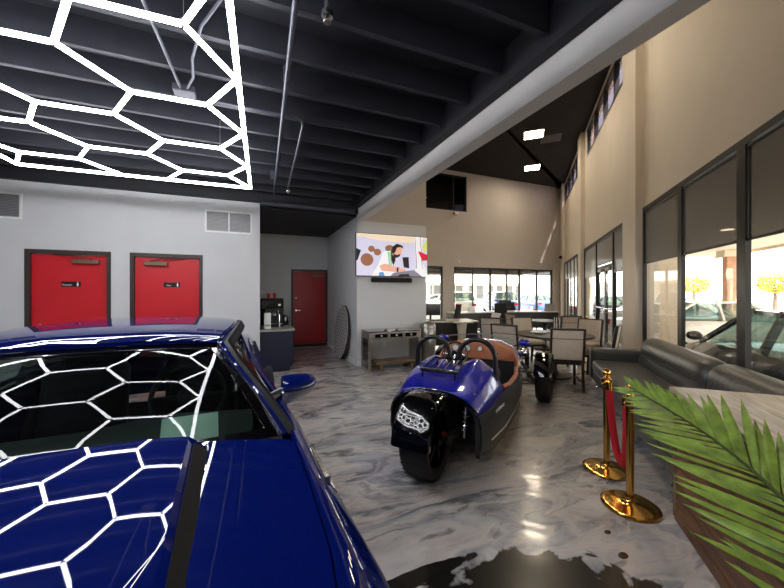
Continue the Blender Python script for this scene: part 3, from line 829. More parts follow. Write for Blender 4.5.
# raised scoop on the hood
def hs(y): 
    t = max(0, min(1, (y-0.22)/0.35)); t = t*t*(3-2*t)
    return 0.040*t + 0.018*max(0, (y-0.6)/0.74)
rows = []
for y in [0.22,0.3,0.4,0.5,0.6,0.75,0.9,1.05,1.2,1.33]:
    h = hs(y); hw = 0.42
    row = []
    for x in (-1.18,-1.0):
        row.append(cy((x*hw, y, car_z(y, x*hw)[0]+0.002+(h if abs(x) == 1.0 else 0.0))))
    for k in range(1, 12):
        x = -1+2*k/12; row.append(cy((x*hw, y, car_z(y, 0)[0]*0.5+car_z(y, hw)[0]*0.5+0.002+h+0.014*(1-x*x)-0.007)))
    for x in (1.0,1.18):
        row.append(cy((x*hw, y, car_z(y, x*hw)[0]+0.002+(h if abs(x) == 1.0 else 0.0))))
    rows.append(row)
sc = MB().grid(rows)
r0 = rows[-1]; n0 = len(sc.v)
sc.add(list(r0)+[(p[0], p[1], car_z(1.33, p[0])[0]-0.01) for p in r0], [(i, i+1, len(r0)+i+1, len(r0)+i) for i in range(len(r0)-1)])
scoop = sc.build('hood_scoop', body_mats, car, smooth=True, angle=28)
for sg in (-1, 1):
    q = []
    for y in [0.62,0.75,0.9,1.05,1.2,1.30]:
        h = hs(y); hw = 0.42
        zt = car_z(y, hw)[0]+0.002+h; zb = car_z(y, 1.18*hw)[0]+0.002
        def pt(f): return cy((sg*(hw*(1+0.18*f)+0.003), y, zt+(zb-zt)*f+0.003))
        q.append([pt(0.2), pt(0.5), pt(0.85)])
    MB().grid(q, 0.003, flip=sg < 0).build('scoop_vent', M['satin_black'], car, smooth=True)
    MB().rod(cy((sg*0.475,1.30,car_z(1.30,0.475)[0]+0.02)), cy((sg*0.475,1.30,car_z(1.30,0.475)[0]+0.04)), 0.009).build('washer_nozzle', M['chrome'], scoop, smooth=True)
# cowl
MB().grid([[cy((x, 1.34, 0.895+0.02*(1-(x/.75)**2))) for x in (-.74,-.5,-.25,0,.25,.5,.74)], [cy((x, 1.47, 0.888+0.012*(1-(x/.75)**2))) for x in (-.74,-.5,-.25,0,.25,.5,.74)]], 0.015).build('cowl', M['black'], car, smooth=True)
# windscreen
def ws(u, v):
    xb = 0.745*u; xt = 0.475*u
    yb = 1.395+0.045*u*u; yt = 1.89+0.04*u*u
    zb = 0.915-0.012*u*u; zt = 1.250-0.020*u*u
    x = xb+(xt-xb)*v; y = yb+(yt-yb)*v; z = zb+(zt-zb)*v
    bul = 0.035*math.sin(PI*v)
    return cy((x, y-bul*0.55, z+bul*0.8))
G = 12
MB().grid([[ws(-0.93+1.86*i/G, 0.07+0.86*j/8) for i in range(G+1)] for j in range(9)]).build('windscreen', M['auto_glass'], car, smooth=True)
# black border band of the glass
fb = MB()
fb.grid([[ws(-1+2*i/G, v) for i in range(G+1)] for v in (0.0,0.035,0.07)], 0.004)
fb.grid([[ws(-1+2*i/G, v) for i in range(G+1)] for v in (0.93,0.965,1.0)], 0.004)
for sg in (-1, 1):
    fb.grid([[ws(sg*u, 0.07+0.86*j/8) for u in (0.93,0.965,1.0)] for j in range(9)], 0.004, flip=sg < 0)
fb.build('glass_border', M['black_gloss'], car, smooth=True)
# wipers
wp = MB()
for (xa, xe) in ((0.55,0.02),(-0.05,-0.58)):
    wp.tube([cy((xa,1.38,0.915)), cy(((xa+xe)/2,1.38,0.945)), cy((xe,1.39,0.95))], 0.006, n=6)
wp.build('wiper', M['black'], car)
# roof
def rf(u, y):
    k = [(1.885,0.480,1.254,1.232),(1.98,0.492,1.274,1.248),(2.1,0.512,1.289,1.261),(2.25,0.535,1.299,1.269),(2.6,0.565,1.306,1.274),(2.95,0.565,1.300,1.264),(3.2,0.54,1.285,1.246),(3.35,0.51,1.268,1.232)]
    for a, b in zip(k, k[1:]):
        if a[0] <= y <= b[0]:
            t = (y-a[0])/(b[0]-a[0]); w_, zc, ze = (a[i]+(b[i]-a[i])*t for i in (1,2,3))
            return (w_*u, y + (0.04*u*u if y < 1.9 else 0.0), zc+(ze-zc)*abs(u)**2.6)
RYS = [1.885,1.93,1.98,2.04,2.1,2.17,2.25,2.4,2.6,2.8,2.95,3.1,3.2,3.35]
MB().grid([[cy(rf(-1+i/8, y)) for i in range(17)] for y in RYS], 0.02).build('roof', body_mats, car, smooth=True)
# rear glass
MB().grid([[cy((( .51+(.66-.51)*j/6)*u, 3.35+(3.93-3.35)*j/6-0.03*(1-u*u), 1.262+(1.0-1.262)*j/6+0.02*(1-u*u)+0.015*math.sin(PI*j/6)-0.02*u*u)) for u in [k/5-1 for k in range(11)]] for j in range(7)]).build('rear_window', M['auto_glass'], car, smooth=True)
for sg in (-1, 1):
    def edge(y):
        p = rf(1.0, max(1.885, min(3.35, y))); return p
    top = [(1.925,),(2.2,),(2.6,),(2.95,)]
    # side glass strip
    belt = {1.55:(.745,.905), 2.0:(.735,.925), 2.5:(.705,.94), 3.0:(.68,.95)}
    rows = [[], []]
    for yb_, yt_ in ((1.55,1.96),(2.0,2.25),(2.5,2.6),(2.95,2.95)):
        bx, bz = belt[min(belt, key=lambda k: abs(k-yb_))]; e = edge(yt_)
        rows[0].append(cy((sg*bx, yb_, bz))); rows[1].append(cy((sg*(e[0]-0.012), yt_, e[2]-0.012)))
    MB().grid(rows).build('side_window', M['auto_glass'], car, smooth=True)
    # front pillar and rail (blue) with black moulding
    pil = [cy((sg*0.752,1.43,0.905)), cy((sg*0.665,1.60,1.03)), cy((sg*0.55,1.78,1.165)), cy((sg*0.496,1.94,1.236)), cy((sg*0.538,2.2,1.267)), cy((sg*0.572,2.6,1.274)), cy((sg*0.571,2.95,1.264)), cy((sg*0.53,3.25,1.238))]
    MB().tube(pil, [0.016,0.017,0.018,0.018,0.016,0.015,0.015,0.014], n=10).build('pillar', body_mats, car, smooth=True)
    ml = [(p[0]+sg*0.030, p[1]+0.030, p[2]-0.022) for p in pil]
    MB().tube(ml, 0.032, n=10).build('window_moulding', M['satin_black'], car, smooth=True)
    ch = [(p[0]-sg*0.012, p[1]-0.010, p[2]+0.016) for p in pil[:4]]
    MB().tube(ch, 0.004, n=6).build('glass_trim', M['chrome'], car, smooth=True)
    # door belt top and quarter
    MB().grid([[cy((sg*.752, 1.44, .90)), cy((sg*.75, 2.0, .928)), cy((sg*.688, 2.8, .949)), cy((sg*.663, 3.5, .964)), cy((sg*.652, 4.1, .974))],
               [cy((sg*.70, 1.44, .89)), cy((sg*.70, 2.0, .92)), cy((sg*.64, 2.8, .94)), cy((sg*.62, 3.5, .955)), cy((sg*.61, 4.1, .97))]], 0.01, flip=sg > 0).build('belt_moulding', M['black_gloss'], car, smooth=True)
    MB().grid([[cy((sg*.682, 2.95, .950)), cy((sg*.67, 3.3, .957)), cy((sg*.66, 3.65, .965)), cy((sg*.655, 3.98, .975))],
               [cy((sg*.63, 2.95, 1.10)), cy((sg*.615, 3.15, 1.10)), cy((sg*.60, 3.38, 1.09)), cy((sg*.63, 3.85, 1.02))],
               [cy((sg*.565, 2.95, 1.258)), cy((sg*.555, 3.1, 1.25)), cy((sg*.53, 3.25, 1.24)), cy((sg*.51, 3.36, 1.23))]], 0.015, flip=sg < 0).build('quarter_panel', body_mats, car, smooth=True)
    # door mirror
    rows = []
    for i in range(9):
        t = i/8; x = 0.80+0.19*t; w_ = 0.058*math.sin(PI*min(1, 0.18+0.82*(1-abs(t-0.45)*1.5)) / 2)+0.012
        zc = 0.972+0.012*t; hh = 0.062*(1-0.45*t*t)+0.006
        if i == 8: w_ *= 0.5; hh *= 0.5
        rows.append([cy((sg*x, 1.90+0.03*t+w_*1.1*math.cos(a), zc+hh*(math.sin(a) if math.sin(a) > 0 else 0.15*math.sin(a)))) for a in [2*PI*k/16 for k in range(17)]])
    mm = MB().grid(rows); mm.add(rows[0][:-1], [tuple(range(16))]); mm.add(rows[-1][:-1], [tuple(range(16))])
    mo = mm.build('door_mirror', body_mats, car, smooth=True)
    rows = []
    for i in range(9):
        t = i/8; x = 0.795+0.19*t; w_ = 0.058*math.sin(PI*min(1, 0.18+0.82*(1-abs(t-0.45)*1.5)) / 2)+0.01
        zc = 0.958+0.014*t; hh = 0.080*(1-0.6*t)+0.006
        if i == 8: w_ *= 0.5; hh *= 0.5
        rows.append([cy((sg*x, 1.90+0.03*t+w_*1.05*math.cos(a), zc+hh*(0.1*math.sin(a) if math.sin(a) > 0 else math.sin(a)))) for a in [2*PI*k/16 for k in range(17)]])
    mm = MB().grid(rows); mm.add(rows[0][:-1], [tuple(range(16))]); mm.add(rows[-1][:-1], [tuple(range(16))])
    mm.build('mirror_base', M['alu'], mo, smooth=True)
    MB().tube([cy((sg*0.745,1.88,0.935)), cy((sg*0.80,1.895,0.955)), cy((sg*0.86,1.90,0.965))], [0.03,0.026,0.022], n=10).build('mirror_arm', M['black'], mo, smooth=True)
    # headlamp, tail lamp
    MB().ball(cy((sg*0.70,0.235,0.60)), 0.11, 0.07, 0.05).build('headlamp', M['rim_silver'], car, smooth=True)
    MB().box(sg*0.45-0.2, sg*0.45+0.2, 2.33, 2.37, 0.72, 0.82).build('tail_lamp', M['tail_red'], car, bevel=0.01)
# nose and tail
MB().grid([[cy((.5*u, .10-0.03*(1-u*u)+0.0, z)) for u in (-1,-.6,-.2,.2,.6,1)] for z in (.62,.5,.35,.24)], 0.03).build('front_bumper', body_mats, car, smooth=True)
MB().grid([[cy(((.56 if z > .7 else .7)*u, 4.85+0.03*(1-u*u), z)) for u in (-1,-.6,-.2,.2,.6,1)] for z in (.93,.75,.5,.3)], 0.03, flip=True).build('rear_bumper', body_mats, car, smooth=True)
g = MB().box(-0.42,0.42,-2.47,-2.44,0.36,0.56)
g.build('front_grille', M['black'], car, bevel=0.006)
MB().box(-0.85,0.85,-2.25,2.2,0.17,0.24).build('underbody', M['black_matte'], car)
# wheels
def car_wheel(parent, x, y, sg, r=0.335, w=0.25, rimm=None, name='wheel', spokes=10):
    MX = Matrix.Translation((x, y, r)) @ Matrix.Rotation(PI/2, 4, 'Y')
    t = MB().lathe([(r*0.68,-w/2+0.01),(r*0.9,-w/2),(r*0.98,-w/2+0.03),(r,-w/2+0.07),(r,w/2-0.07),(r*0.98,w/2-0.03),(r*0.9,w/2),(r*0.68,w/2-0.01),(r*0.66,0)], n=36, M=MX)
    wo = t.build(name, M['rubber'], parent, smooth=True)
    rm = MB().lathe([(r*0.69,-w/2+0.02),(r*0.69,w/2-0.02),(r*0.64,w/2-0.02),(r*0.62,0),(r*0.64,-w/2+0.02)], n=36, M=MX)
    f = sg*(w/2-0.03)
    for k in range(spokes):
        a = 2*PI*k/spokes
        rm.bar(MX @ Vector((0.045*math.cos(a), 0.045*math.sin(a), f)), MX @ Vector((r*0.67*math.cos(a), r*0.67*math.sin(a), f)), 0.03, 0.026)
    rm.rod(MX @ Vector((0,0,f-0.02*sg)), MX @ Vector((0,0,f+0.012*sg)), 0.055, n=20)
    rm.build('rim', rimm or M['rim_dark'], wo, smooth=True)
    return wo
for yw in (1.02, 3.78):
    for sg in (-1, 1): car_wheel(car, sg*0.80, yw-2.5, sg)
# interior
MB().grid([[cy((x, 1.50, 0.86)) for x in (-.62,-.3,0,.3,.62)], [cy((x, 1.62, 0.90)) for x in (-.64,-.3,0,.3,.64)], [cy((x, 1.80, 0.895+(0.03 if x > 0.2 and x < 0.5 else 0))) for x in (-.64,-.3,0,.3,.64)], [cy((x, 1.86, 0.84)) for x in (-.64,-.3,0,.3,.64)], [cy((x, 1.86, 0.62)) for x in (-.64,-.3,0,.3,.64)]], 0.02).build('dashboard', M['cabin'], car, smooth=True)
MB().box(-0.68,0.68,-0.9,1.05,0.30,0.36).build('cabin_floor', M['black_matte'], car)
for x in (-0.34, 0.34):
    s_ = MB().box(x-0.23,x+0.23,-0.12,0.36,0.44,0.58)
    s_.box(x-0.23,x+0.23,0.30,0.44,0.56,1.02, Matrix.Translation((0,0.36,0.56)) @ Matrix.Rotation(R(-14),4,'X') @ Matrix.Translation((0,-0.36,-0.56)))
    so = s_.build('seat', M['seat_dark'], car, bevel=0.05, seg=3)
    MB().box(x-0.12,x+0.12,0.47,0.56,1.03,1.19).build('headrest', M['seat_dark'], so, bevel=0.035, seg=3)
st = MB(); C_ = Vector((0.34,-0.38,0.93)); tl = R(62)
st.tube([C_+Vector((0.175*math.cos(a), 0.175*math.sin(a)*math.cos(tl), 0.175*math.sin(a)*math.sin(tl))) for a in [2*PI*k/28 for k in range(28)]], 0.014, n=8, closed=True)
st.ball(C_, 0.06, 0.03, 0.05)
for a in (0, PI, -PI/2): st.rod(C_, C_+Vector((0.17*math.cos(a), 0.17*math.sin(a)*math.cos(tl), 0.17*math.sin(a)*math.sin(tl))), 0.013)
st.build('steering_wheel', M['cabin'], car, smooth=True)
MB().box(-0.11,0.11,-0.58,-0.55,1.17,1.225).rod((0,-0.56,1.225),(0,-0.54,1.262),0.008).build('rear_view_mirror', M['black'], car, bevel=0.008)
# sheet of paper behind the glass, on the dash
pm = MB(); q = [ws(0.43,0.085), ws(0.70,0.085), ws(0.745,0.27), ws(0.455,0.27)]
pm.add([(p[0], p[1]+0.03, p[2]-0.022) for p in q], [(0,1,2,3)])
pp_ = pm.build('paper_sheet', M['paper_teal'], None); pp_.location = car.location; pp_.rotation_euler.z = CROT
sd = pp_.modifiers.new('solid','SOLIDIFY'); sd.thickness = 0.002
tag(pp_, 'pale green sheet of paper lying behind the windscreen of the blue coupe', 'paper')

# ------------------------------------------------------------------ three-wheeler
TH = R(51)
TR = Vector((1.325, 2.432, 0))
trike = thing('three_wheeler', 'open blue three-wheeled roadster with two black hoops and a tan cockpit', 'three-wheeler', TR, PI/2-TH)
def mir(row): return [(x, -y, z) for (x, y, z) in row]
def loft_full(sts, k=3):
    rows = []
    for x, pts in sts:
        half = []
        for i in range(len(pts)-1):
            (a, b), (c, d) = pts[i], pts[i+1]
            for j in range(k): half.append((x, a+(c-a)*j/k, b+(d-b)*j/k))
        half.append((x, pts[-1][0], pts[-1][1]))
        rows.append([(p[0], -p[1], p[2]) for p in half[::-1]] + half[1:])
    return rows
pb2 = M['paint_blue2']
tail = [(0.12,[(0,.665),(.17,.66),(.30,.615),(.37,.52),(.40,.40)]),
        (0.28,[(0,.715),(.19,.715),(.34,.67),(.41,.56),(.44,.42)]),
        (0.45,[(0,.75),(.20,.775),(.37,.71),(.44,.58),(.465,.42)]),
        (0.60,[(0,.76),(.21,.83),(.38,.74),(.455,.59),(.48,.42)]),
        (0.74,[(0,.76),(.22,.865),(.38,.76),(.46,.60),(.485,.42)]),
        (0.80,[(0,.75),(.22,.84),(.37,.74),(.46,.59),(.485,.42)])]
MB().grid(loft_full(tail), 0.02).build('tail_body', pb2, trike, smooth=True, sub=1, angle=80)
# stowed rear wall of the tail: black arch
MB().prism([(-.40,.40),(-.37,.515),(-.30,.605),(-.17,.65),(.17,.65),(.30,.605),(.37,.515),(.40,.40),(.40,.17),(.365,.17),(.365,.45),(.33,.53),(.26,.585),(-.26,.585),(-.33,.53),(-.365,.45),(-.365,.17),(-.40,.17)], 0.125, 0.15, 'x').build('rear_arch', M['black_gloss'], trike)
MB().box(0.34,0.38,-0.36,0.36,0.18,0.62).build('wheel_well', M['black_matte'], trike)
for sg in (-1, 1):
    # lower charcoal panels
    rows = []
    for x, ya, za, yb, zb in ((.14,.402,.42,.385,.20),(.3,.443,.44,.42,.17),(.7,.488,.44,.46,.14),(1.2,.50,.45,.475,.13),(1.7,.49,.45,.465,.13),(2.0,.472,.45,.43,.14),(2.3,.40,.44,.36,.15)):
        rows.append([(x, sg*ya, za), (x, sg*(ya+yb)/2+sg*0.015, (za+zb)/2), (x, sg*yb, zb)])
    lp = MB().grid(rows, 0.012, flip=sg > 0).build('side_panel', M['wrap_grey'], trike, smooth=True)
    MB().tube([(r_[1][0], r_[1][1]+sg*0.008, r_[1][2]-0.04) for r_ in rows[1:]], 0.006, n=6).build('side_strip', M['silver_trim'], lp, smooth=True)
    # upper charcoal strake under the cockpit cut
    rows = []
    for x, ya, za, yb, zb in ((.125,.378,.505,.398,.42),(.30,.425,.52,.446,.43),(.80,.475,.56,.492,.43),(1.0,.495,.555,.503,.44),(1.3,.497,.55,.505,.44),(1.5,.494,.55,.502,.44)):
        rows.append([(x, sg*ya+sg*.004, za), (x, sg*(ya+yb)/2+sg*.006, (za+zb)/2), (x, sg*yb+sg*.004, zb)])
    MB().grid(rows, 0.012, flip=sg > 0).build('cockpit_side', M['wrap_grey'] , trike, smooth=True)
    MB().tube([(.80,sg*.452,.585),(1.0,sg*.482,.57),(1.3,sg*.484,.565),(1.48,sg*.48,.57),(1.56,sg*.468,.62)], [.02,.022,.022,.022,.018], n=8).build('coaming', M['tan'], trike, smooth=True)
    MB().box(.82,1.6,sg*.455-.006,sg*.455+.006,.21,.555).build('door_lining', M['black_matte'], trike)
    # roll hoop
    hp_ = []
    for k in range(19):
        a = PI*k/18; hp_.append((0.72, sg*0.225+0.175*math.cos(a), 0.86+0.175*math.sin(a)))
    hp_ = [(0.70, sg*0.225+0.185, 0.66)] + [(0.72, sg*0.225+0.178, 0.78)] + hp_ + [(0.72, sg*0.225-0.178, 0.78), (0.70, sg*0.225-0.185, 0.66)]
    MB().tube(hp_, 0.024, n=12).build('roll_hoop', M['black'], trike, smooth=True)
    # seat
    s_ = MB().box(0.92,1.32,sg*0.225-0.19,sg*0.225+0.19,0.27,0.38)
    s_.box(0.82,0.92,sg*0.225-0.19,sg*0.225+0.19,0.36,0.74)
    s_.build('seat', M['black_matte'], trike, bevel=0.03, seg=3)
    # front suspension, wheels
nose = [(1.72,[(0,.885),(.22,.88),(.40,.83),(.482,.70),(.50,.45)]),
        (1.95,[(0,.89),(.22,.88),(.39,.82),(.465,.68),(.48,.45)]),
        (2.25,[(0,.85),(.20,.84),(.34,.77),(.41,.64),(.42,.43)]),
        (2.6,[(0,.77),(.16,.76),(.27,.69),(.33,.58),(.33,.40)]),
        (2.85,[(0,.68),(.11,.67),(.19,.62),(.23,.53),(.23,.40)]),
        (2.98,[(0,.58),(.06,.575),(.11,.55),(.13,.50),(.13,.42)])]
nrows = loft_full(nose)
nrows[0] = [(1.72-max(0, 0.82-p[2])*0.75, p[1], p[2]) for p in nrows[0]]
bol = [(p[0]-0.004, p[1]*0.985, p[2]-0.006) for p in nrows[0] if p[2] > 0.54]
MB().grid([bol, [(1.70, p[1]*0.93, max(p[2]-0.03, 0.60)) for p in bol]], 0.012).build('dash_bolster', M['tan'], trike, smooth=True)
MB().tube(bol, 0.012, n=8).build('bolster_roll', M['tan'], trike, smooth=True)
MB().grid(nrows, 0.02).build('nose_body', pb2, trike, smooth=True, sub=1, angle=80)
MB().prism([(-.12,.42),(.12,.42),(.09,.56),(-.09,.56)], 2.975, 2.99, 'x').build('nose_grille', M['black'], trike)
MB().box(0.4,2.5,-0.40,0.40,0.14,0.2).build('floor_pan', M['black_matte'], trike)
# dash: tan board with dials
dsh = MB().prism([(-.42,.66),(-.44,.72),(-.385,.805),(-.22,.852),(0,.858),(.22,.852),(.385,.805),(.44,.72),(.42,.66)], 1.69, 1.71, 'x').build('dashboard', M['tan'], trike, bevel=0.006)
MB().box(1.71,1.72,-.42,.42,.2,.82).build('firewall', M['black_matte'], dsh)
for (y, z, rr) in ((0.14,0.78,.045),(0.30,0.78,.045),(-0.02,0.79,.035)):
    MB().rod((1.69,y,z),(1.68,y,z),rr,n=24).build('dial', M['chrome'], dsh, smooth=True)
    MB().rod((1.682,y,z),(1.677,y,z),rr*0.8,n=24).build('dial_face', M['white_plastic'], dsh)
MB().box(1.682,1.69,-0.36,-0.10,0.69,0.79).build('glove_box', M['tan'], dsh, bevel=0.004)
MB().rod((1.682,-0.23,0.745),(1.672,-0.23,0.745),0.012).build('latch', M['black'], dsh)
tw = MB(); c_ = Vector((1.42,0.22,0.74)); 
tw.tube([c_+Vector((0.06*math.sin(a), 0.15*math.cos(a), 0.14*math.sin(a))) for a in [2*PI*k/24 for k in range(24)]], 0.013, n=8, closed=True)
tw.build('steering_wheel', M['black'], trike, smooth=True)
sp = MB()
for a in (0, PI, -PI/2): sp.rod(c_, c_+Vector((0.06*math.sin(a), 0.15*math.cos(a), 0.14*math.sin(a))), 0.011)
sp.rod(c_, c_+Vector((0.26,0,-0.02)), 0.02); sp.rod(c_+Vector((-0.012,0,0)), c_+Vector((0.01,0,0)), 0.045, n=20)
sp.build('wheel_spokes', M['chrome'], trike, smooth=True)
# low windscreen
MB().grid([[(1.74+0.10*(1-abs(t)), 0.42*t, 0.855+0.03*(1-t*t)) for t in [k/6-1 for k in range(13)]], [(1.68+0.10*(1-abs(t)), 0.41*t, 0.925+0.03*(1-t*t)) for t in [k/6-1 for k in range(13)]]]).build('wind_deflector', M['clear_glass'], trike, smooth=True)
MB().tube([(1.68+0.10*(1-abs(t)), 0.41*t, 0.926+0.03*(1-t*t)) for t in [k/8-1 for k in range(17)]], 0.008, n=6).build('screen_edge', M['alu'], trike, smooth=True)
for sg in (-1, 1):
    m_ = MB().ball((1.86, sg*0.52, 0.875), 0.05, 0.075, 0.045)
    o = m_.build('wing_mirror', pb2, trike, smooth=True)
    MB().rod((1.90, sg*0.40, 0.82),(1.87, sg*0.48, 0.86),0.01).build('mirror_stem', M['black'], o)
# luggage rack
rk = MB(); za = 0.80
def dz(x): return 0.70+0.16*x
rk.tube([(0.26,-.17,dz(.26)+.05),(0.26,.17,dz(.26)+.05),(0.56,.15,dz(.56)+.065),(0.56,-.15,dz(.56)+.065)], 0.010, n=8, closed=True)
rk.tube([(0.24,-.19,dz(.24)+.08),(0.24,.19,dz(.24)+.08)], 0.010, n=8)
for y in (-.11,-.04,.04,.11): rk.tube([(0.26,y,dz(.26)+.05),(0.56,y*0.9,dz(.56)+.065)], 0.007, n=6)
for (x, y) in ((0.26,-.15),(0.26,.15),(0.55,-.12),(0.55,.12)): rk.rod((x,y,dz(x)+.055),(x,y,dz(x)-0.01),0.008)
rk.build('luggage_rack', M['black_gloss'], trike, smooth=True)
# chrome trim on tail deck
MB().tube([(0.13,.38*t,0.668-0.14*abs(t)**2.4) for t in [k/6-1 for k in range(13)]], 0.007, n=6).build('deck_edge', M['black_gloss'], trike, smooth=True)
for sg in (-1,1):
    MB().rod((0.20,sg*.335,.655),(0.20,sg*.345,.675),0.008).build('filler_stud', M['chrome'], trike)
# rear wheel, hugger fender with mesh plate
def trike_wheel(x, y, r, w, sg, steer=0.0, spokes=5):
    MX = Matrix.Translation((x, y, r)) @ Matrix.Rotation(steer, 4, 'Z') @ Matrix.Rotation(PI/2, 4, 'X')
    t = MB().lathe([(r*0.72,-w/2+0.012),(r*0.88,-w/2),(r*0.96,-w/2+0.022),(r*0.995,-w/4),(r,0),(r*0.995,w/4),(r*0.96,w/2-0.022),(r*0.88,w/2),(r*0.72,w/2-0.012),(r*0.7,0)], n=44, M=MX)
    wo = t.build('wheel', M['rubber'], trike, smooth=True)
    gr = MB()
    for k in range(30):
        a = 2*PI*k/30
        for s2 in (-1, 1):
            pts = [MX @ Vector(((r*0.999-(abs(q)**2)*r*0.012)*math.cos(a+abs(q)*0.16), (r*0.999-(abs(q)**2)*r*0.012)*math.sin(a+abs(q)*0.16), s2*q*w/2)) for q in (0.12,0.35,0.6,0.85)]
            gr.tube(pts, 0.0035, n=4)
    gr.build('tread', M['black_matte'], wo)
    rm = MB().lathe([(r*0.73,-w/2+0.02),(r*0.73,w/2-0.02),(r*0.68,w/2-0.03),(r*0.66,0),(r*0.68,-w/2+0.03)], n=40, M=MX)
    for f in (-(w/2-0.045), w/2-0.045):
        for k in range(spokes):
            a = 2*PI*k/spokes
            rm.bar(MX @ Vector((0.03*math.cos(a),0.03*math.sin(a),f)), MX @ Vector((r*0.7*math.cos(a),r*0.7*math.sin(a),f)), 0.035, 0.03)
    rm.rod(MX @ Vector((0,0,-w/2)), MX @ Vector((0,0,w/2)), 0.05, n=20)
    rm.build('rim', M['rim_dark'], wo, smooth=True)
    return wo
rw = trike_wheel(0.0, 0.0, 0.315, 0.235, 1)
MB().rod((0.05,-0.135,0.315),(0.03,-0.135,0.36),0.02,n=16).build('brake_caliper', mat('caliper_red',(110,30,32),0.4), rw)
def fen(a, y, rr=0.345):
    return (rr*math.cos(a), y, 0.315+rr*math.sin(a))
rows = []
for k in range(15):
    a = R(72) + (R(174)-R(72))*k/14
    w_ = 0.148
    row = [fen(a,-w_,0.315), fen(a,-w_,0.342), fen(a,-w_*0.85,0.352), fen(a,-w_*0.4,0.356), fen(a,0,0.357), fen(a,w_*0.4,0.356), fen(a,w_*0.85,0.352), fen(a,w_,0.342), fen(a,w_,0.315)]
    rows.append(row)
fd = MB().grid(rows, 0.008).build('rear_fender', M['black_gloss'], trike, smooth=True, angle=50)
# honeycomb plate, follows the fender
hexp = MB(); hexo = MB()
def fp(yy, t, d=0.0): # t = arc length up the fender from its middle
    a = R(146) - t/0.36; rr = 0.362+d
    return (rr*math.cos(a), yy, 0.315+rr*math.sin(a))
outline = [(-.085,-.055),(-.125,.0),(-.10,.035),(-.02,.055),(.075,.055),(.125,.03),(.128,-.005),(.10,-.03),(.0,-.04)]
def inside(p, poly):
    c = False; n = len(poly)
    for i in range(n):
        (x1,y1),(x2,y2) = poly[i], poly[i-1]
        if (y1 > p[1]) != (y2 > p[1]) and p[0] < (x2-x1)*(p[1]-y1)/(y2-y1)+x1: c = not c
    return c
outline = [(-.128,.012),(-.118,-.05),(-.06,-.072),(.02,-.04),(.11,.0),(.128,.04),(.112,.072),(.02,.062),(-.08,.052)]
outline = [(x, y*0.66+0.02) for x, y in outline]
dense = []
for i in range(len(outline)):
    p, q = outline[i], outline[(i+1) % len(outline)]
    for k in range(4): dense.append((p[0]+(q[0]-p[0])*k/4, p[1]+(q[1]-p[1])*k/4))
hexp.tube([fp(p[0], p[1], 0.002) for p in dense], 0.0045, n=6, closed=True)
e_ = 0.024
for i in range(-6, 7):
    for j in range(-5, 6):
        c0 = (i*1.5*e_, (j+(0.5 if i % 2 else 0))*math.sqrt(3)*e_)
        for k in range(3):
            a1, a2 = R(60*k), R(60*(k+1))
            p = (c0[0]+e_*math.cos(a1), c0[1]+e_*math.sin(a1)); q = (c0[0]+e_*math.cos(a2), c0[1]+e_*math.sin(a2))
            if inside(p, outline) and inside(q, outline): hexp.tube([fp(*p), fp((p[0]+q[0])/2,(p[1]+q[1])/2), fp(*q)], 0.004, n=5)
            elif inside(p, outline) != inside(q, outline):
                a_, b_ = (p, q) if inside(p, outline) else (q, p)
                for _ in range(12):
                    m_ = ((a_[0]+b_[0])/2, (a_[1]+b_[1])/2)
                    if inside(m_, outline): a_ = m_
                    else: b_ = m_
                p0 = p if inside(p, outline) else q
                hexp.tube([fp(*p0), fp(*a_)], 0.004, n=5)
hexp.build('honeycomb_plate', M['white_paint'], fd)
for (y_, t_) in ((-.12,.15),(.12,.15),(0,.11),(0,-.06)): MB().ball(fp(y_, t_), 0.006).build('fender_bolt', M['chrome'], fd, smooth=True)
# swing arm and shock
for sg in (-1, 1):
    MB().bar((0.0, sg*0.155, 0.315), (0.42, sg*0.20, 0.30), 0.035, 0.06).build('swing_arm', M['black'], trike, bevel=0.006)
sk = MB(); a_, b_ = Vector((0.22,-0.24,0.27)), Vector((0.30,-0.24,0.62))
sk.rod(a_, b_, 0.02)
o = sk.build('shock_absorber', M['chrome'], trike, smooth=True)
co = []
for k in range(91):
    t = k/90; p = a_+(b_-a_)*(0.15+0.7*t); an = 2*PI*7*t
    co.append(p+Vector((0.036*math.cos(an), 0.036*math.sin(an), 0)))
MB().tube(co, 0.007, n=6).build('spring', M['chrome'], o, smooth=True)
# front axle
for sg in (-1, 1):
    w_ = trike_wheel(2.5, sg*0.70, 0.315, 0.19, sg)
    wish = MB()
    for z in (0.24, 0.40):
        wish.rod((2.35, sg*0.30, z),(2.5, sg*0.62, z-0.01),0.014).rod((2.68, sg*0.26, z),(2.5, sg*0.62, z-0.01),0.014)
    wish.rod((2.5, sg*0.40, 0.52),(2.48, sg*0.58, 0.25),0.022)
    wish.build('wishbone', M['steel'], trike, smooth=True)
    rows = []
    for k in range(15):
        a = R(35)+(R(165)-R(35))*k/14
        def ff(y_, rr): return (2.5+rr*math.cos(a), sg*0.70+y_, 0.315+rr*math.sin(a))
        rows.append([ff(-.105,.335), ff(-.08,.348), ff(0,.352), ff(.08,.348), ff(.105,.335)])
    MB().grid(rows, 0.006).build('front_fender', M['black_gloss'], trike, smooth=True)
    hl = MB().lathe([(0.03,-0.09),(0.06,-0.06),(0.075,0.0),(0.07,0.015)], n=24, M=Matrix.Translation((2.62, sg*0.40, 0.62)) @ Matrix.Rotation(PI/2,4,'Y'))
    hl.build('head_lamp', M['chrome'], trike, smooth=True)
    MB().rod((2.6,sg*0.26,.58),(2.6,sg*0.36,.61),0.012).build('lamp_bracket', M['black'], trike)
text_mesh('side_lettering', 'VANDERHALL', 0.042, M['white_paint'], trike, (0.52, -0.4835, 0.472), (PI/2, 0, R(-5.6)), 0.004)
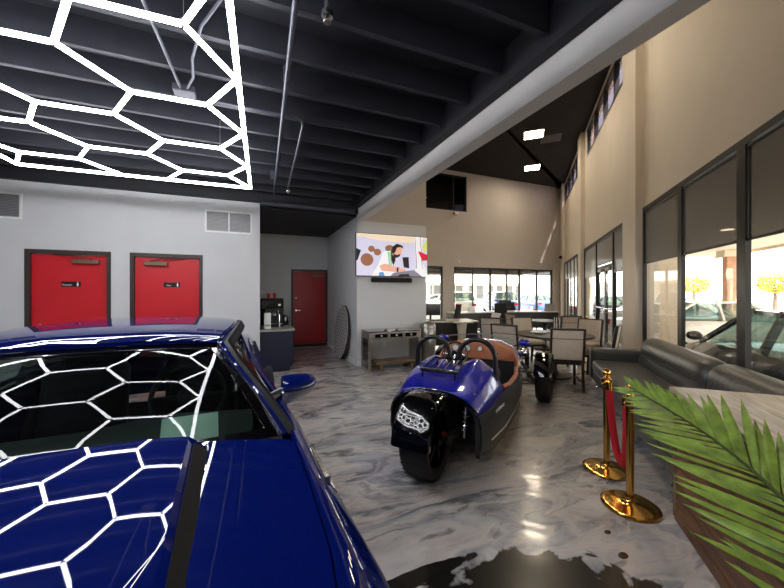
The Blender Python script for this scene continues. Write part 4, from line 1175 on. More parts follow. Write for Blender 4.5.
# ------------------------------------------------------------------ alcove counter
cab = thing('coffee_cabinet', 'navy blue base cabinet with grey worktop at the left side of the alcove', 'cabinet', (0.43, 7.36, 0))
b = MB().box(-0.295,0.28,-0.70,0.70,0.09,0.76).box(-0.295,0.24,-0.69,0.70,0.0,0.09)
b.build('cabinet_body', M['navy'], cab, bevel=0.003)
for k in range(3):
    y0 = -0.69+0.465*k
    d = MB().box(0.281,0.299,y0+0.005,y0+0.455,0.11,0.755).build('cabinet_door', M['navy'], cab, bevel=0.003)
    MB().tube([(0.30,y0+0.40,0.56),(0.325,y0+0.40,0.57),(0.325,y0+0.40,0.68),(0.30,y0+0.40,0.69)],0.006,n=8).build('door_handle', M['steel'], d, smooth=True)
MB().box(-0.297,0.325,-0.735,0.72,0.76,0.80).build('worktop', M['counter_grey'], cab, bevel=0.004)
ZC = 0.8005
bx = thing('white_dispenser', 'slim white box dispenser standing at the front of the alcove worktop', 'dispenser', (0.27, 6.86, ZC))
MB().box(-0.06,0.06,-0.07,0.07,0,0.30).build('dispenser_body', M['white_plastic'], bx, bevel=0.008)
MB().box(-0.045,0.045,-0.073,-0.0695,0.05,0.08).build('dispenser_slot', M['grey_metal'], bx)
cm = thing('coffee_machine', 'black espresso machine on the alcove worktop behind the white dispenser', 'coffee machine', (0.42, 7.30, ZC))
b = MB().box(-0.17,0.17,0.0,0.2,0,0.36).box(-0.17,0.17,-0.17,0.0,0.27,0.36).box(-0.17,0.17,-0.17,0.0,0,0.05)
b.build('machine_body', M['black'], cm, bevel=0.012)
MB().rod((0,-0.10,0.27),(0,-0.10,0.22),0.035,n=18).build('brew_head', M['chrome'], cm, smooth=True)
MB().rod((0.06,-0.171,0.315),(0.06,-0.185,0.315),0.02,n=16).build('dial', M['chrome'], cm, smooth=True)
MB().box(-0.15,0.15,-0.16,-0.02,0.05,0.056).build('drip_tray', M['steel'], cm)
tl = thing('tall_brewer', 'tall black drinks machine at the back of the alcove worktop with red cups on top', 'drinks machine', (0.40, 7.78, ZC))
b = MB().box(-0.23,0.23,-0.16,0.18,0,0.56)
b.build('machine_body', M['black_matte'], tl, bevel=0.015)
MB().box(-0.2,0.2,-0.166,-0.16,0.34,0.5).build('front_panel', M['black_gloss'], tl, bevel=0.003)
MB().box(0.12,0.17,-0.172,-0.166,0.40,0.44).build('button', M['white_plastic'], tl)
def cup(x, y, z, label):
    r = thing('red_cup', label, 'cup', (x, y, z))
    MB().lathe([(0.03,0),(0.042,0.10),(0.042,0.105),(0.038,0.105),(0.028,0.008)], n=24).build('cup_body', M['red_plastic'], r, smooth=True)
    MB().lathe([(0.041,0.098),(0.045,0.1),(0.045,0.107),(0.041,0.109)], n=24).build('rim', M['red_plastic'], r, smooth=True)
cup(0.33, 7.76, ZC+0.561, 'red cup on top of the tall black drinks machine, the left one of the pair')
cup(0.45, 7.74, ZC+0.561, 'red cup on top of the tall black drinks machine, the right one of the pair')
kt = thing('kettle', 'small dark kettle with chrome lid at the right end of the alcove worktop', 'kettle', (0.64, 7.50, ZC))
MB().lathe([(0.07,0),(0.075,0.04),(0.06,0.17),(0.05,0.18)], n=24).build('kettle_body', M['black_gloss'], kt, smooth=True)
MB().lathe([(0.05,0.18),(0.03,0.2),(0.01,0.215)], n=24).build('kettle_lid', M['chrome'], kt, smooth=True)
MB().tube([(0.05,-0.02,0.16),(0.10,-0.03,0.15),(0.105,-0.03,0.07),(0.07,-0.02,0.04)],0.009,n=8).build('kettle_handle', M['black'], kt, smooth=True)
tp = thing('kitchen_tap', 'tall curved chrome tap on the alcove worktop', 'tap', (0.50, 7.02, ZC))
MB().tube([(0,0,0),(0,0,0.24),(-0.03,0,0.29),(-0.09,0,0.30),(-0.14,0,0.27),(-0.145,0,0.23)],0.011,n=10).build('tap_spout', M['chrome'], tp, smooth=True)
MB().rod((0,0,0),(0,0,0.03),0.024,n=16).rod((0.01,0,0.06),(0.06,0,0.085),0.006).build('tap_base', M['chrome'], tp, smooth=True)

# ---- round top leaning on the alcove wall
lean = math.atan2(0.13, 1.2)
rt = thing('round_tabletop', 'big round quilted pale tabletop leaning on its edge against the alcove side wall', 'tabletop', (1.805, 7.5, 0.0))
MX = Matrix.Translation((0,0,0)) @ Matrix.Rotation(lean,4,'Y') @ Matrix.Translation((0,0,0.605)) @ Matrix.Rotation(PI/2,4,'Y')
MB().lathe([(0.585,-0.012),(0.60,-0.012),(0.60,0.02),(0.585,0.02)], n=64, M=MX).build('rim_edge', M['dark_wood'], rt, smooth=True)
pn = MB().lathe([(0.583,-0.02),(0.585,-0.005),(0.585,0.012)], n=64, M=MX)
pn.build('padded_face', M['quilt'], rt)
qs = MB()
for k in range(-5, 6):
    for sgn in (-1, 1):
        o_ = k*0.105
        L_ = math.sqrt(max(0, 0.57**2-o_**2))
        c45 = math.cos(PI/4)
        p = (o_*c45-L_*c45*sgn*1.0, o_*c45*sgn+L_*c45); q = (o_*c45+L_*c45*sgn, o_*c45*sgn-L_*c45)
        qs.tube([MX @ Vector((p[0],p[1],-0.021)), MX @ Vector((q[0],q[1],-0.021))], 0.008, n=5)
qs.build('stitching', M['slat_grey'], rt)

# ---- television
TVZ = 1.82
tv = thing('television', 'large flat television on the wall above the mirrored console, showing a bearded man at work', 'television', (2.73, WY-0.06, TVZ))
TW, THH = 0.815, 0.88
MB().box(-TW,TW,0.0,0.045,0,THH).build('tv_case', M['black'], tv, bevel=0.006)
MB().box(-0.3,0.3,0.045,0.059,0.2,0.65).build('wall_bracket', M['black_matte'], tv)
def em(name, c, s=0.34): return mat(name, c, 0.4, emit=c, estr=s, var=0.03)
TVM = dict(bg=em('screen_lilac',(206,204,226)), warm=em('screen_cream',(236,214,190)), brown=em('screen_brown',(150,98,72)), skin=em('screen_skin',(222,168,146)),
   black=em('screen_black',(20,18,22),0.5), white=em('screen_white',(236,234,240)), teal=em('screen_teal',(110,190,190)), yel=em('screen_lime',(206,214,110)), red=em('screen_red',(210,24,54)), grey=em('screen_grey',(128,124,140)), blue=em('screen_blue',(90,150,210)))
sc_ = MB().box(-TW+0.012,TW-0.012,-0.002,0.0,0.014,THH-0.012).build('screen', TVM['bg'], tv)
def T(px, py):  # picture fractions -> screen plane
    return (-TW+0.012+px*(2*TW-0.024), 0.014+(1-py)*(THH-0.026))
lay = [0]
def pic(pts, m):
    lay[0] += 1
    y1 = -0.002-0.00012*lay[0]
    MB().prism([T(*p) for p in pts], y1-0.0001, y1, 'y').build('screen_image', m, sc_)
def disc(cx, cy_, rx, ry, m, n=20): pic([(cx+rx*math.cos(2*PI*k/n), cy_+ry*math.sin(2*PI*k/n)) for k in range(n)], m)
pic([(0,0),(1,0),(1,.03),(.75,.16),(.30,.15),(0,.06)], TVM['warm'])
pic([(0.0,.36),(.06,.40),(.02,.62),(0,.66)], TVM['black'])
disc(.14,.62,.085,.15,TVM['brown']); disc(.20,.36,.045,.075,TVM['brown']); disc(.28,.43,.05,.08,TVM['brown']); disc(.45,.33,.065,.085,TVM['brown'])
pic([(.80,.0),(.93,.0),(.90,.6),(1,.86),(1,1),(.7,1),(.84,.8)], TVM['white'])
for x in (.81,.89): pic([(x,.0),(x+.008,.0),(x+.04,.8),(x+.03,.8)], TVM['grey'])
pic([(.86,.35),(1,.44),(1,.58),(.93,.60),(.88,.44)], TVM['red'])
pic([(.92,.22),(1,.05),(1,.32),(.95,.38)], TVM['yel'])
pic([(.36,.42),(.46,.38),(.53,.60),(.50,.86),(.55,1),(.20,1),(.30,.72)], TVM['white'])
pic([(.42,.42),(.47,.40),(.48,.72),(.44,.78)], TVM['teal']); pic([(.44,.40),(.455,.40),(.465,.74),(.45,.74)], TVM['yel'])
pic([(.47,.40),(.53,.46),(.53,.62),(.50,.75),(.47,.60)], TVM['black'])
pic([(.48,.42),(.51,.30),(.59,.24),(.625,.34),(.61,.47),(.55,.53),(.50,.52)], TVM['skin'])
pic([(.47,.40),(.49,.28),(.55,.20),(.63,.24),(.645,.32),(.60,.28),(.55,.30),(.53,.40),(.50,.46)], TVM['black'])
pic([(.50,.45),(.55,.48),(.60,.45),(.59,.51),(.55,.55),(.50,.54)], TVM['black'])
pic([(.30,.76),(.38,.70),(.56,.78),(.66,.82),(.70,.90),(.66,.95),(.56,.90),(.34,.88)], TVM['skin'])
pic([(.55,.78),(.575,.785),(.57,.90),(.545,.895)], TVM['black'])
pic([(.63,.53),(.72,.52),(.73,.80),(.65,.78)], TVM['black'])
pic([(.30,.92),(.36,.90),(.38,1),(.30,1)], TVM['blue'])
pic([(.46,1),(.50,.92),(.80,.84),(.92,1)], TVM['grey'])
pic([(.56,1),(.60,.95),(.72,.94),(.74,1)], TVM['black'])
sb = thing('soundbar', 'long black soundbar mounted under the television', 'soundbar', (2.70, WY-0.065, 1.70))
MB().box(-0.46,0.46,-0.04,0.04,0,0.10).build('soundbar_case', M['black'], sb, bevel=0.03, seg=3)
MB().box(-0.44,0.44,-0.0415,-0.0395,0.012,0.088).build('speaker_grille', M['black_matte'], sb)
MB().box(-0.2,0.2,0.04,0.064,0.03,0.07).build('soundbar_bracket', M['black_matte'], sb)

# ---- mirrored console
cn = thing('console_table', 'mirrored console table with three small drawers under the television', 'console table', (2.56, 6.19, 0))
W_, D_ = 0.55, 0.25
MB().box(-W_,W_,-D_,D_,0.735,0.755).build('table_top', M['mirror'], cn, bevel=0.004)
MB().box(-W_+0.01,W_-0.01,-D_+0.015,D_-0.01,0.60,0.735).build('apron', M['silver_trim'], cn)
for k in range(3):
    x0 = -0.46+0.31*k
    d = MB().box(x0+0.01,x0+0.30,-D_-0.002,-D_+0.014,0.618,0.722).build('drawer', M['silver_trim'], cn, bevel=0.003)
    MB().box(x0+0.03,x0+0.28,-D_-0.005,-D_-0.0015,0.635,0.705).build('drawer_mirror', M['black_gloss'], d)
    MB().ball((x0+0.155,-D_-0.02,0.67),0.018).build('drawer_knob', M['white_plastic'], d, smooth=True)
for sx in (-1, 1):
    for y in (-D_+0.005, D_-0.055): MB().box(sx*W_-(0.05 if sx > 0 else 0), sx*W_+(0.05 if sx < 0 else 0), y, y+0.05, 0.0, 0.60).build('leg', M['silver_trim'], cn, bevel=0.003)
    MB().box(min(sx*W_-sx*0.012,sx*W_-sx*0.03),max(sx*W_-sx*0.012,sx*W_-sx*0.03),-D_+0.055,D_-0.055,0.03,0.60).build('side_mirror', M['mirror'], cn)
    MB().box(sx*W_-(0.04 if sx>0 else 0.0),sx*W_+(0.04 if sx<0 else 0.0),-D_+0.055,D_-0.055,0,0.03).build('bottom_rail', M['silver_trim'], cn)
for (x, lab) in ((2.42,'black remote control on the mirrored console, the left of two'),(2.66,'black remote control on the mirrored console, the right of two')):
    r = thing('remote_control', lab, 'remote control', (x, 6.14, 0.7555), R(60))
    MB().box(-0.07,0.07,-0.018,0.018,0,0.016).build('remote_body', M['black'], r, bevel=0.005)
    b = MB()
    for i in range(5):
        for j in range(2): b.box(-0.05+i*0.022,-0.04+i*0.022,-0.011+j*0.013,-0.003+j*0.013,0.016,0.018)
    b.build('buttons', M['grey_metal'], r)
bn = thing('plank_bench', 'low worn wooden plank stand on the floor under the mirrored console', 'wooden stand', (2.58, 6.12, 0))
for y in (-0.13, 0.0, 0.13): MB().box(-0.42,0.42,y-0.058,y+0.058,0.13,0.165).build('plank', M['old_wood'], bn, bevel=0.004)
for x in (-0.34, 0.30): MB().box(x,x+0.05,-0.18,0.18,0.0,0.129).build('runner', M['old_wood'], bn, bevel=0.003)
tc_ = thing('trash_can', 'round brushed steel bin beside the mirrored console at the end of the television wall', 'trash can', (3.42, 6.26, 0))
MB().lathe([(0.165,0.02),(0.17,0.04),(0.17,0.74),(0.165,0.75)], n=32).build('can_body', M['steel'], tc_, smooth=True)
MB().lathe([(0.172,0.75),(0.172,0.78),(0.15,0.84),(0.09,0.875),(0.01,0.885)], n=32).build('can_lid', M['steel'], tc_, smooth=True)
MB().lathe([(0.172,0.0),(0.172,0.022)], n=32).build('base_ring', M['black'], tc_)

# ------------------------------------------------------------------ gold stanchions, ropes
def stanchion(loc, label, h=0.85):
    r = thing('gold_stanchion', label, 'stanchion', loc)
    MB().lathe([(0.175,0.0),(0.18,0.006),(0.178,0.014),(0.168,0.02),(0.15,0.0225),(0.13,0.025),(0.11,0.0275),(0.09,0.030),(0.07,0.033),(0.05,0.037),(0.035,0.045),(0.028,0.056),(0.026,0.07)], n=96).build('base_plate', M['gold'], r, smooth=True)
    MB().rod((0,0,0.05),(0,0,h-0.14),0.0245,n=28).build('pole', M['gold'], r, smooth=True)
    MB().lathe([(0.0245,h-0.15),(0.034,h-0.145),(0.038,h-0.13),(0.03,h-0.12),(0.04,h-0.10),(0.04,h-0.085),(0.026,h-0.075),(0.02,h-0.062),(0.03,h-0.055),(0.018,h-0.048)], n=28).build('collar', M['gold'], r, smooth=True)
    MB().ball((0,0,h-0.032),0.032,0.032,0.034,n=24,m=14).build('finial', M['gold'], r, smooth=True)
    return r
S1 = (2.44, 1.53, 0); S2 = (2.76, 1.92, 0); S3 = (6.63, 4.87, 0); S4 = (7.55, 5.75, 0)
stanchion(S1, 'polished gold stanchion post nearest the viewer, beside the palm leaf')
stanchion(S2, 'polished gold stanchion post just behind the nearest one, red rope hooked on its left')
stanchion(S3, 'small gold stanchion post by the entrance doors, the nearer one behind the dining table', 0.92)
stanchion(S4, 'small gold stanchion post by the entrance doors, the one farther back', 0.92)
def rope(a, b, h, sag, label, side=0.0, r=0.03):
    a = Vector(a); b = Vector(b); d = (b-a); d.z = 0; L_ = d.length; d.normalize(); pe = Vector((-d.y, d.x, 0))
    pa = a+d*0.055+Vector((0,0,h)); pb = b-d*0.055+Vector((0,0,h))
    root = thing('velvet_rope', label, 'rope', (pa+pb)/2)
    pts = []
    n = 26; c = (pa+pb)/2
    for i in range(n+1):
        t = i/n; p = pa.lerp(pb, t)
        x = 2*t-1
        p = p + Vector((0,0,-sag*(1-abs(x)**3.2))) + pe*side*(1-x*x)
        pts.append(p-c)
    MB().tube(pts, r, n=14).build('rope_cover', M['velvet'], root, smooth=True)
    for p, q in ((pts[0], pts[1]), (pts[-1], pts[-2])):
        u_ = (q-p).normalized()
        o = MB().rod(p-u_*0.012, p+u_*0.05, r*1.12, n=18).build('rope_end', M['gold'], root, smooth=True)
        sg = 1 if p is pts[0] else -1
        MB().tube([p-d*sg*0.0, p-d*sg*0.012+Vector((0,0,0.02)), p-d*sg*0.022+Vector((0,0,0.008))], 0.006, n=6).build('hook', M['gold'], o, smooth=True)
rope(S1, S2, 0.74, 0.55, 'thick red velvet rope sagging low between the two gold posts beside the palm leaf', side=-0.03, r=0.027)
rope(S3, S4, 0.80, 0.35, 'red velvet rope between the two small gold posts by the entrance doors', r=0.028)

# ------------------------------------------------------------------ leather sofa
def sofa():
    s0, s1 = 2.87, 6.25
    ctr = WP((s0+s1)/2, 1.45)
    r = thing('leather_sofa', 'long grey leather sofa with bulging backrests along the window wall', 'sofa', ctr, RZW)
    # local x along wall (away), local y = -n  (room side = +y)
    def loc(s, nn): return (s-(s0+s1)/2, -(nn-1.45))
    L_ = (s1-s0)/2; yf = 0.45
    MB().box(-L_,L_,-0.47,yf-0.02,0.13,0.30).build('sofa_base', M['leather'], r, bevel=0.03, seg=3)
    for (a, b) in ((2.89,4.08),(4.10,5.97)):
        MB().box(loc(a,0)[0],loc(b,0)[0],-0.22,yf,0.29,0.46).build('seat_cushion', M['leather'], r, bevel=0.055, seg=4)
    # backrests: bulging roll, profile in (y,z), lofted along x
    prof = [(-0.46,0.26),(-0.475,0.60),(-0.44,0.78),(-0.36,0.845),(-0.25,0.84),(-0.17,0.765),(-0.15,0.64),(-0.17,0.60),(-0.135,0.54),(-0.12,0.46),(-0.16,0.40),(-0.20,0.28)]
    def back(a, b):
        xa, xb = loc(a,0)[0], loc(b,0)[0]; rows = []
        cxp = (-0.30, 0.54)
        N_ = 72
        for q in range(N_+1):
            t = q/N_; e = min(t, 1-t)
            sc = 0.72+0.30*(1-math.exp(-e/0.022)) if e < 0.12 else 1.02
            pl = 0.001*(0.5-0.5*math.cos(2*PI*t*15)) if 0.1 < t < 0.9 else 0.0     # pleats above the seam
            rows.append([(xa+(xb-xa)*t, cxp[0]+(y-cxp[0])*sc-(pl if (z > 0.63 and y > -0.26) else 0), cxp[1]+(z-cxp[1])*(sc if z > cxp[1] else 1)) for y, z in prof+[prof[0]]])
        m = MB().grid(rows); n = len(prof)
        m.add(rows[0][:-1], [tuple(range(n))]); m.add(rows[-1][:-1], [tuple(range(n))])
        o = m.build('backrest', M['leather'], r, smooth=True, sub=1, angle=70)
        MB().tube([(xa+(xb-xa)*t, -0.148+0.004*math.sin(9*t), 0.615) for t in [0.1+0.8*k/12 for k in range(13)]], 0.006, n=6).build('seam', M['black'], o, smooth=True)
    back(4.12, 5.97); back(2.89, 4.06)
    MB().tube([(loc(4.09,0)[0],-0.40,0.42),(loc(4.09,0)[0],-0.40,0.52)],0.035,n=14).build('back_hinge', M['chrome'], r, smooth=True)
    # far arm
    MB().box(loc(5.99,0)[0],loc(6.25,0)[0],-0.45,yf,0.13,0.62).build('armrest', M['leather'], r, bevel=0.06, seg=4)
    for s_ in (6.1, 4.6, 3.19):
        for y in (yf-0.10, -0.38):
            MB().lathe([(0.03,0.0),(0.035,0.01),(0.025,0.03),(0.022,0.10),(0.035,0.125),(0.035,0.13)], n=20, cx=loc(s_,0)[0], cy=y).build('sofa_leg', M['chrome'], r, smooth=True)
sofa()

# ------------------------------------------------------------------ low counter beside the palm
cs0, cs1, cn0, cn1 = 0.75, 2.80, 0.95, 1.66
cu = thing('plank_counter', 'low brown plank counter with weathered pale top behind the palm leaf', 'counter', WP((cs0+cs1)/2, (cn0+cn1)/2), RZW)
hl_, hw_ = (cs1-cs0)/2, (cn1-cn0)/2
def inset(a): return a
MB().box(-hl_+0.02,hl_-0.02,-hw_+0.02,hw_-0.02,0.05,0.825).build('counter_body', M['black_matte'], cu)
for k in range(5):
    z0 = 0.055+0.153*k
    MB().box(-hl_+0.03,hl_-0.05,hw_-0.021,hw_,z0,z0+0.147).build('side_plank', M['plank_brown'], cu, bevel=0.004)
    MB().box(hl_-0.021,hl_,-hw_+0.05,hw_-0.05,z0,z0+0.147).build('end_plank', M['plank_brown'], cu, bevel=0.004)
for y in (hw_-0.05, -hw_): MB().box(hl_-0.05,hl_+0.003,y,y+0.053,0.0,0.825).build('corner_post', M['old_wood'], cu, bevel=0.004)
MB().box(-hl_,hl_-0.05,hw_-0.04,hw_+0.012,0,0.055).build('kick_board', M['plank_brown'], cu, bevel=0.003)
for k in range(5):
    y0 = -hw_-0.02+k*0.150
    MB().box(-hl_-0.02,hl_+0.02,y0,y0+0.148,0.826,0.858).build('top_board', M['plank_pale'], cu, bevel=0.003)

# ------------------------------------------------------------------ palm
palm = thing('potted_palm', 'green palm in a dark pot, a long feathered frond reaching across the counter', 'palm', WP(0.62, 0.72), 0)
pb_ = Vector(WP(0.62, 0.72))
MB().lathe([(0.11,0.0),(0.145,0.02),(0.165,0.30),(0.17,0.33),(0.155,0.33),(0.145,0.29),(0.01,0.285)], n=36).build('pot', M['pot'], palm, smooth=True)
MB().tube([(0,0,0.28),(0.01,0,0.45),(0.0,0.01,0.6)], [0.035,0.03,0.022], n=12).build('trunk', M['trunk'], palm, smooth=True)
rng = random.Random(3)
def bez(P, t):      # Catmull-Rom through the points
    n = len(P)-1; x = min(max(t, 0), 1)*n; i = min(int(x), n-1); f = x-i
    p1, p2 = P[i], P[i+1]
    p0 = P[i-1] if i > 0 else p1*2-p2
    p3 = P[i+2] if i+2 <= n else p2*2-p1
    return 0.5*((p1*2)+(p2-p0)*f+(p0*2-p1*5+p2*4-p3)*f*f+(p1*3-p0-p2*3+p3)*f**3)
def frond(P, n, lmax, up, t0=0.3, name='frond', mats=(None,), droop=0.25, spread=0.9):
    P = [Vector(p)-pb_ for p in P]
    root = MB().tube([bez(P, k/24) for k in range(25)], [0.011*(1-0.8*k/24)+0.0015 for k in range(25)], n=8).build(name, M['rachis'], palm, smooth=True)
    mb = MB()
    for k in range(n):
        t = t0+(1-t0)*(k+0.5)/n
        p = bez(P, t); d = (bez(P, min(1, t+0.02))-bez(P, t-0.02)).normalized()
        side0 = d.cross(up).normalized(); nup = side0.cross(d).normalized()
        f = (t-t0)/(1-t0)
        ln = lmax*(0.55+0.45*math.sin(PI*min(1, 0.25+0.8*f)))*(1-0.45*max(0, f-0.6)/0.4)
        for sg in (-1, 1):
            l_ = ln*rng.uniform(0.9, 1.08)*(1.12 if sg > 0 else 1.0)
            ang = (R(rng.uniform(40, 52))*(1-0.45*f)+R(6))*(0.70 if sg > 0 else 1.25)
            di = (d*math.cos(ang)+side0*sg*math.sin(ang)*spread+nup*rng.uniform(0.05,0.22)).normalized()
            w_ = 0.0145*(0.75+0.5*math.sin(PI*min(1,0.2+0.8*f)))*rng.uniform(0.9,1.1)
            ax = di.cross(nup).normalized()
            roll = rng.uniform(-0.35,0.35); ax = (ax*math.cos(roll)+nup*math.sin(roll)).normalized()
            fold = di.cross(ax).normalized()
            rows = []
            for j in range(9):
                q = j/8
                c = p + di*l_*q - Vector((0,0,1))*droop*l_*q*q
                ww = w_*(math.sin(PI*min(1, 0.12+0.5*q))**0.8)*(1 if q < 0.55 else max(0.02, 1-((q-0.55)/0.45)**1.6))
                rows.append([c-ax*ww+fold*ww*0.35, c, c+ax*ww+fold*ww*0.35])
            mb.grid(rows, 0.0008)
    mb.build('leaflets', M['leaf'], root, smooth=True, angle=80)
up = Vector((0,0,1))
# main frond across the picture: base right of frame, tip above the nearer gold post
view_up = Vector((-0.62,-0.42,0.66))
frond([WP(0.62,0.72,0.58), (1.36,0.20,0.675), (1.68,0.546,0.788), (1.88,0.86,0.868), (1.98,1.23,0.957)], 34, 0.38, view_up, t0=0.06, droop=0.05)
# fronds to the other sides, out of the frame
for (a, h_, l_) in ((70,1.15,0.55),(35,1.25,0.45),(0,1.0,0.55),(-35,1.1,0.5)):
    v = Vector((math.cos(R(a-90)), math.sin(R(a-90)), 0))
    b0 = WP(0.62,0.72,0.58)
    frond([b0, b0+v*0.08*1+Vector((0,0,0.3)), b0+v*l_*0.6+Vector((0,0,h_*0.45)), b0+v*l_+Vector((0,0,0.15))], 16, 0.26, up, t0=0.3)
# ------------------------------------------------------------------ dining set
def chair_proto(label, loc, rz, group):
    """front faces +Y in local space; back at -Y"""
    r = thing('dining_chair', label, 'chair', loc, rz, group)
    MB().box(-0.225,0.225,-0.19,0.23,0.43,0.50).build('seat', M['chair_fabric'], r, bevel=0.022, seg=3)
    fr = MB().box(-0.23,0.23,-0.19,0.225,0.39,0.43)
    fr.build('seat_frame', M['dark_wood'], r, bevel=0.004)
    tl = Matrix.Translation((0,-0.205,0.45)) @ Matrix.Rotation(R(9),4,'X')
    MB().box(-0.215,0.215,-0.018,0.03,0.02,0.485,tl).build('back_pad', M['chair_fabric'], r, bevel=0.014, seg=2)
    b = MB().box(-0.24,-0.214,-0.026,0.022,-0.03,0.505,tl).box(0.214,0.24,-0.026,0.022,-0.03,0.505,tl).box(-0.214,0.214,-0.026,0.022,0.484,0.508,tl).box(-0.214,0.214,-0.026,0.022,-0.004,0.02,tl)
    b.build('back_frame', M['dark_wood'], r, bevel=0.003)
    MB().box(-0.214,0.214,-0.0215,-0.0175,0.345,0.355,tl).build('back_seam', M['dark_wood'], r)
    for sx in (-1, 1):
        MB().bar((sx*0.205,0.20,0.40),(sx*0.21,0.215,0.0),0.036,0.036).build('leg', M['dark_wood'], r)
        MB().bar((sx*0.215,-0.20,0.44),(sx*0.22,-0.255,0.0),0.034,0.034).build('leg', M['dark_wood'], r)
        MB().bar((sx*0.21,0.19,0.14),(sx*0.215,-0.23,0.14),0.02,0.026).build('stretcher', M['dark_wood'], r)
    return r
TC = Vector((4.98, 4.44, 0))
def face(p, c=TC): # chair's +Y towards c
    d = Vector(c)-Vector(p); return math.atan2(d.y, d.x)-PI/2
G1 = 'padded dining chairs around the round table'
spots = [((4.54,3.86,0),0,'beige padded dining chair with its back to the viewer, directly behind the sofa end'),
         ((4.22,4.66,0),R(38),'beige padded dining chair left of the round table, half hidden behind the three-wheeler'),
         ((5.36,5.40,0),R(10),'beige padded dining chair on the far side of the round table, facing the viewer'),
         ((5.52,3.97,0),R(-22),'beige padded dining chair right of the round table, turned sideways by the windows'),
         ((6.12,4.72,0),R(0),'beige padded dining chair at the far right of the round table')]
c0 = chair_proto(spots[0][2], spots[0][0], face(spots[0][0])+spots[0][1], G1)
for p, dr, lab in spots[1:]: dup(c0, p, face(p)+dr, lab, G1)
T2 = Vector((7.15, 6.65, 0))
G2 = 'padded dining chairs at the second table'
for p, lab in (((6.40,6.75,0),'beige padded dining chair at the far table, the one left of the striped cushions'), ((6.85,5.80,0),'beige padded dining chair at the far table, carrying black and white striped cushions'),):
    dup(c0, p, face(p, T2), lab, G2)
dup(c0, (5.0,6.02,0), R(-62), 'beige padded dining chair standing alone between the round table and the desks', 'visitor chairs by the desks')
def round_table(loc, rad, label, name='round_table'):
    r = thing(name, label, 'table', loc)
    MB().lathe([(rad-0.015,0.715),(rad,0.722),(rad,0.742),(rad-0.006,0.75),(0.01,0.75)], n=56).build('table_top', M['dark_wood'], r, smooth=True)
    MB().lathe([(0.30,0.0),(0.30,0.03),(0.10,0.06),(0.06,0.12),(0.055,0.60),(0.12,0.69),(0.25,0.714)], n=32).build('pedestal', M['dark_wood'], r, smooth=True)
    return r
round_table(TC, 0.64, 'dark round dining table ringed by beige chairs, with a white plate on it')
round_table(T2, 0.5, 'second dark round table behind the dining table, near the entrance doors')
def plate(x, y, z, label):
    r = thing('plate', label, 'plate', (x, y, z))
    MB().lathe([(0.08,0),(0.085,0.006),(0.15,0.022),(0.152,0.027),(0.145,0.027),(0.08,0.010),(0.01,0.009)], n=36).build('plate_body', M['white_plastic'], r, smooth=True)
plate(4.82, 4.62, 0.751, 'white plate lying on the dark round dining table')
nk = thing('napkin_stack', 'small stack of folded white napkins on the round dining table beside the plate', 'napkins', (5.10,4.74,0.751), R(20))
for k in range(3): MB().box(-0.085,0.085,-0.085,0.085,0.0045*k,0.0045*k+0.004,Matrix.Rotation(0.08*k,4,'Z')).build('napkin', M['white_plastic'], nk)
def cushion(loc, rz, label):
    r = thing('striped_cushion', label, 'cushion', loc, rz)
    rows = []
    for i in range(13):
        u_ = i/6-1; row = []
        for j in range(13):
            v_ = j/6-1
            row.append((0.2*u_*(1-0.06*v_*v_), 0.075*max(0,(1-u_**4))*max(0,(1-v_**4)), 0.2+0.2*v_*(1-0.06*u_*u_)))
        rows.append(row)
    m = MB().grid(rows); m.grid([[(p[0],-p[1],p[2]) for p in q] for q in rows], flip=True)
    m.build('cushion_cover', M['zebra'], r, smooth=True, angle=170)
    MB().tube([(0.2*a_*0.97,0,0.2+0.2*b_*0.97) for a_, b_ in ((-1,-1),(0,-1.02),(1,-1),(1.02,0),(1,1),(0,1.02),(-1,1),(-1.02,0))], 0.006, n=6, closed=True).build('piping', M['black'], r)
z_ = 0.502
cushion((6.85,5.80,z_), face((6.85,5.80,0),T2)+PI-0.1, 'black and white striped cushion upright on a dining chair, the front one')
cushion((6.93,5.97,z_), face((6.85,5.80,0),T2)+PI+0.15, 'black and white striped cushion on the same dining chair, behind the front one')

# ------------------------------------------------------------------ desks by the far windows
def desk(loc, rz, w, d, label, panel='dark'):
    r = thing('office_desk', label, 'desk', loc, rz)
    MB().box(-w/2,w/2,-d/2,d/2,0.715,0.75).build('desk_top', M['desk_top'], r, bevel=0.004)
    MB().box(-w/2+0.04,w/2-0.04,-d/2+0.05,-d/2+0.075,0.12,0.714).build('modesty_panel', M['desk_dark'], r)
    for sx in (-1, 1): MB().box(sx*(w/2-0.03)-0.02,sx*(w/2-0.03)+0.02,-d/2+0.04,d/2-0.04,0,0.714).build('side_panel', M['desk_dark'], r)
    p = MB().box(w/2-0.47,w/2-0.06,-d/2+0.09,d/2-0.08,0.06,0.70).build('drawer_pedestal', M['desk_dark'], r)
    for k in range(3): MB().box(w/2-0.46,w/2-0.07,d/2-0.079,d/2-0.065,0.08+0.205*k,0.275+0.205*k).build('drawer', M['desk_dark'], p, bevel=0.003)
    return r
dA = desk((4.80,7.75,0), R(-12), 1.5, 0.75, 'dark office desk with pale top nearest the television wall')
dB = desk((7.60,10.6,0), R(0), 1.7, 0.75, 'dark office desk with pale top by the far windows, the left one')
dC = desk((9.85,10.3,0), R(-20), 2.6, 0.8, 'long office desk with pale top by the far windows, behind the dining chairs')
MB().lathe([(0.10,0.0),(0.10,0.45),(0.13,0.70),(0.13,0.714)], n=28, cx=0.25, cy=-0.46, cz=0).build('column_leg', M['cream'], dA, smooth=True)
MB().box(0.0,0.5,-0.62,-0.36,0.715,0.75).build('desk_return', M['desk_top'], dA, bevel=0.004)
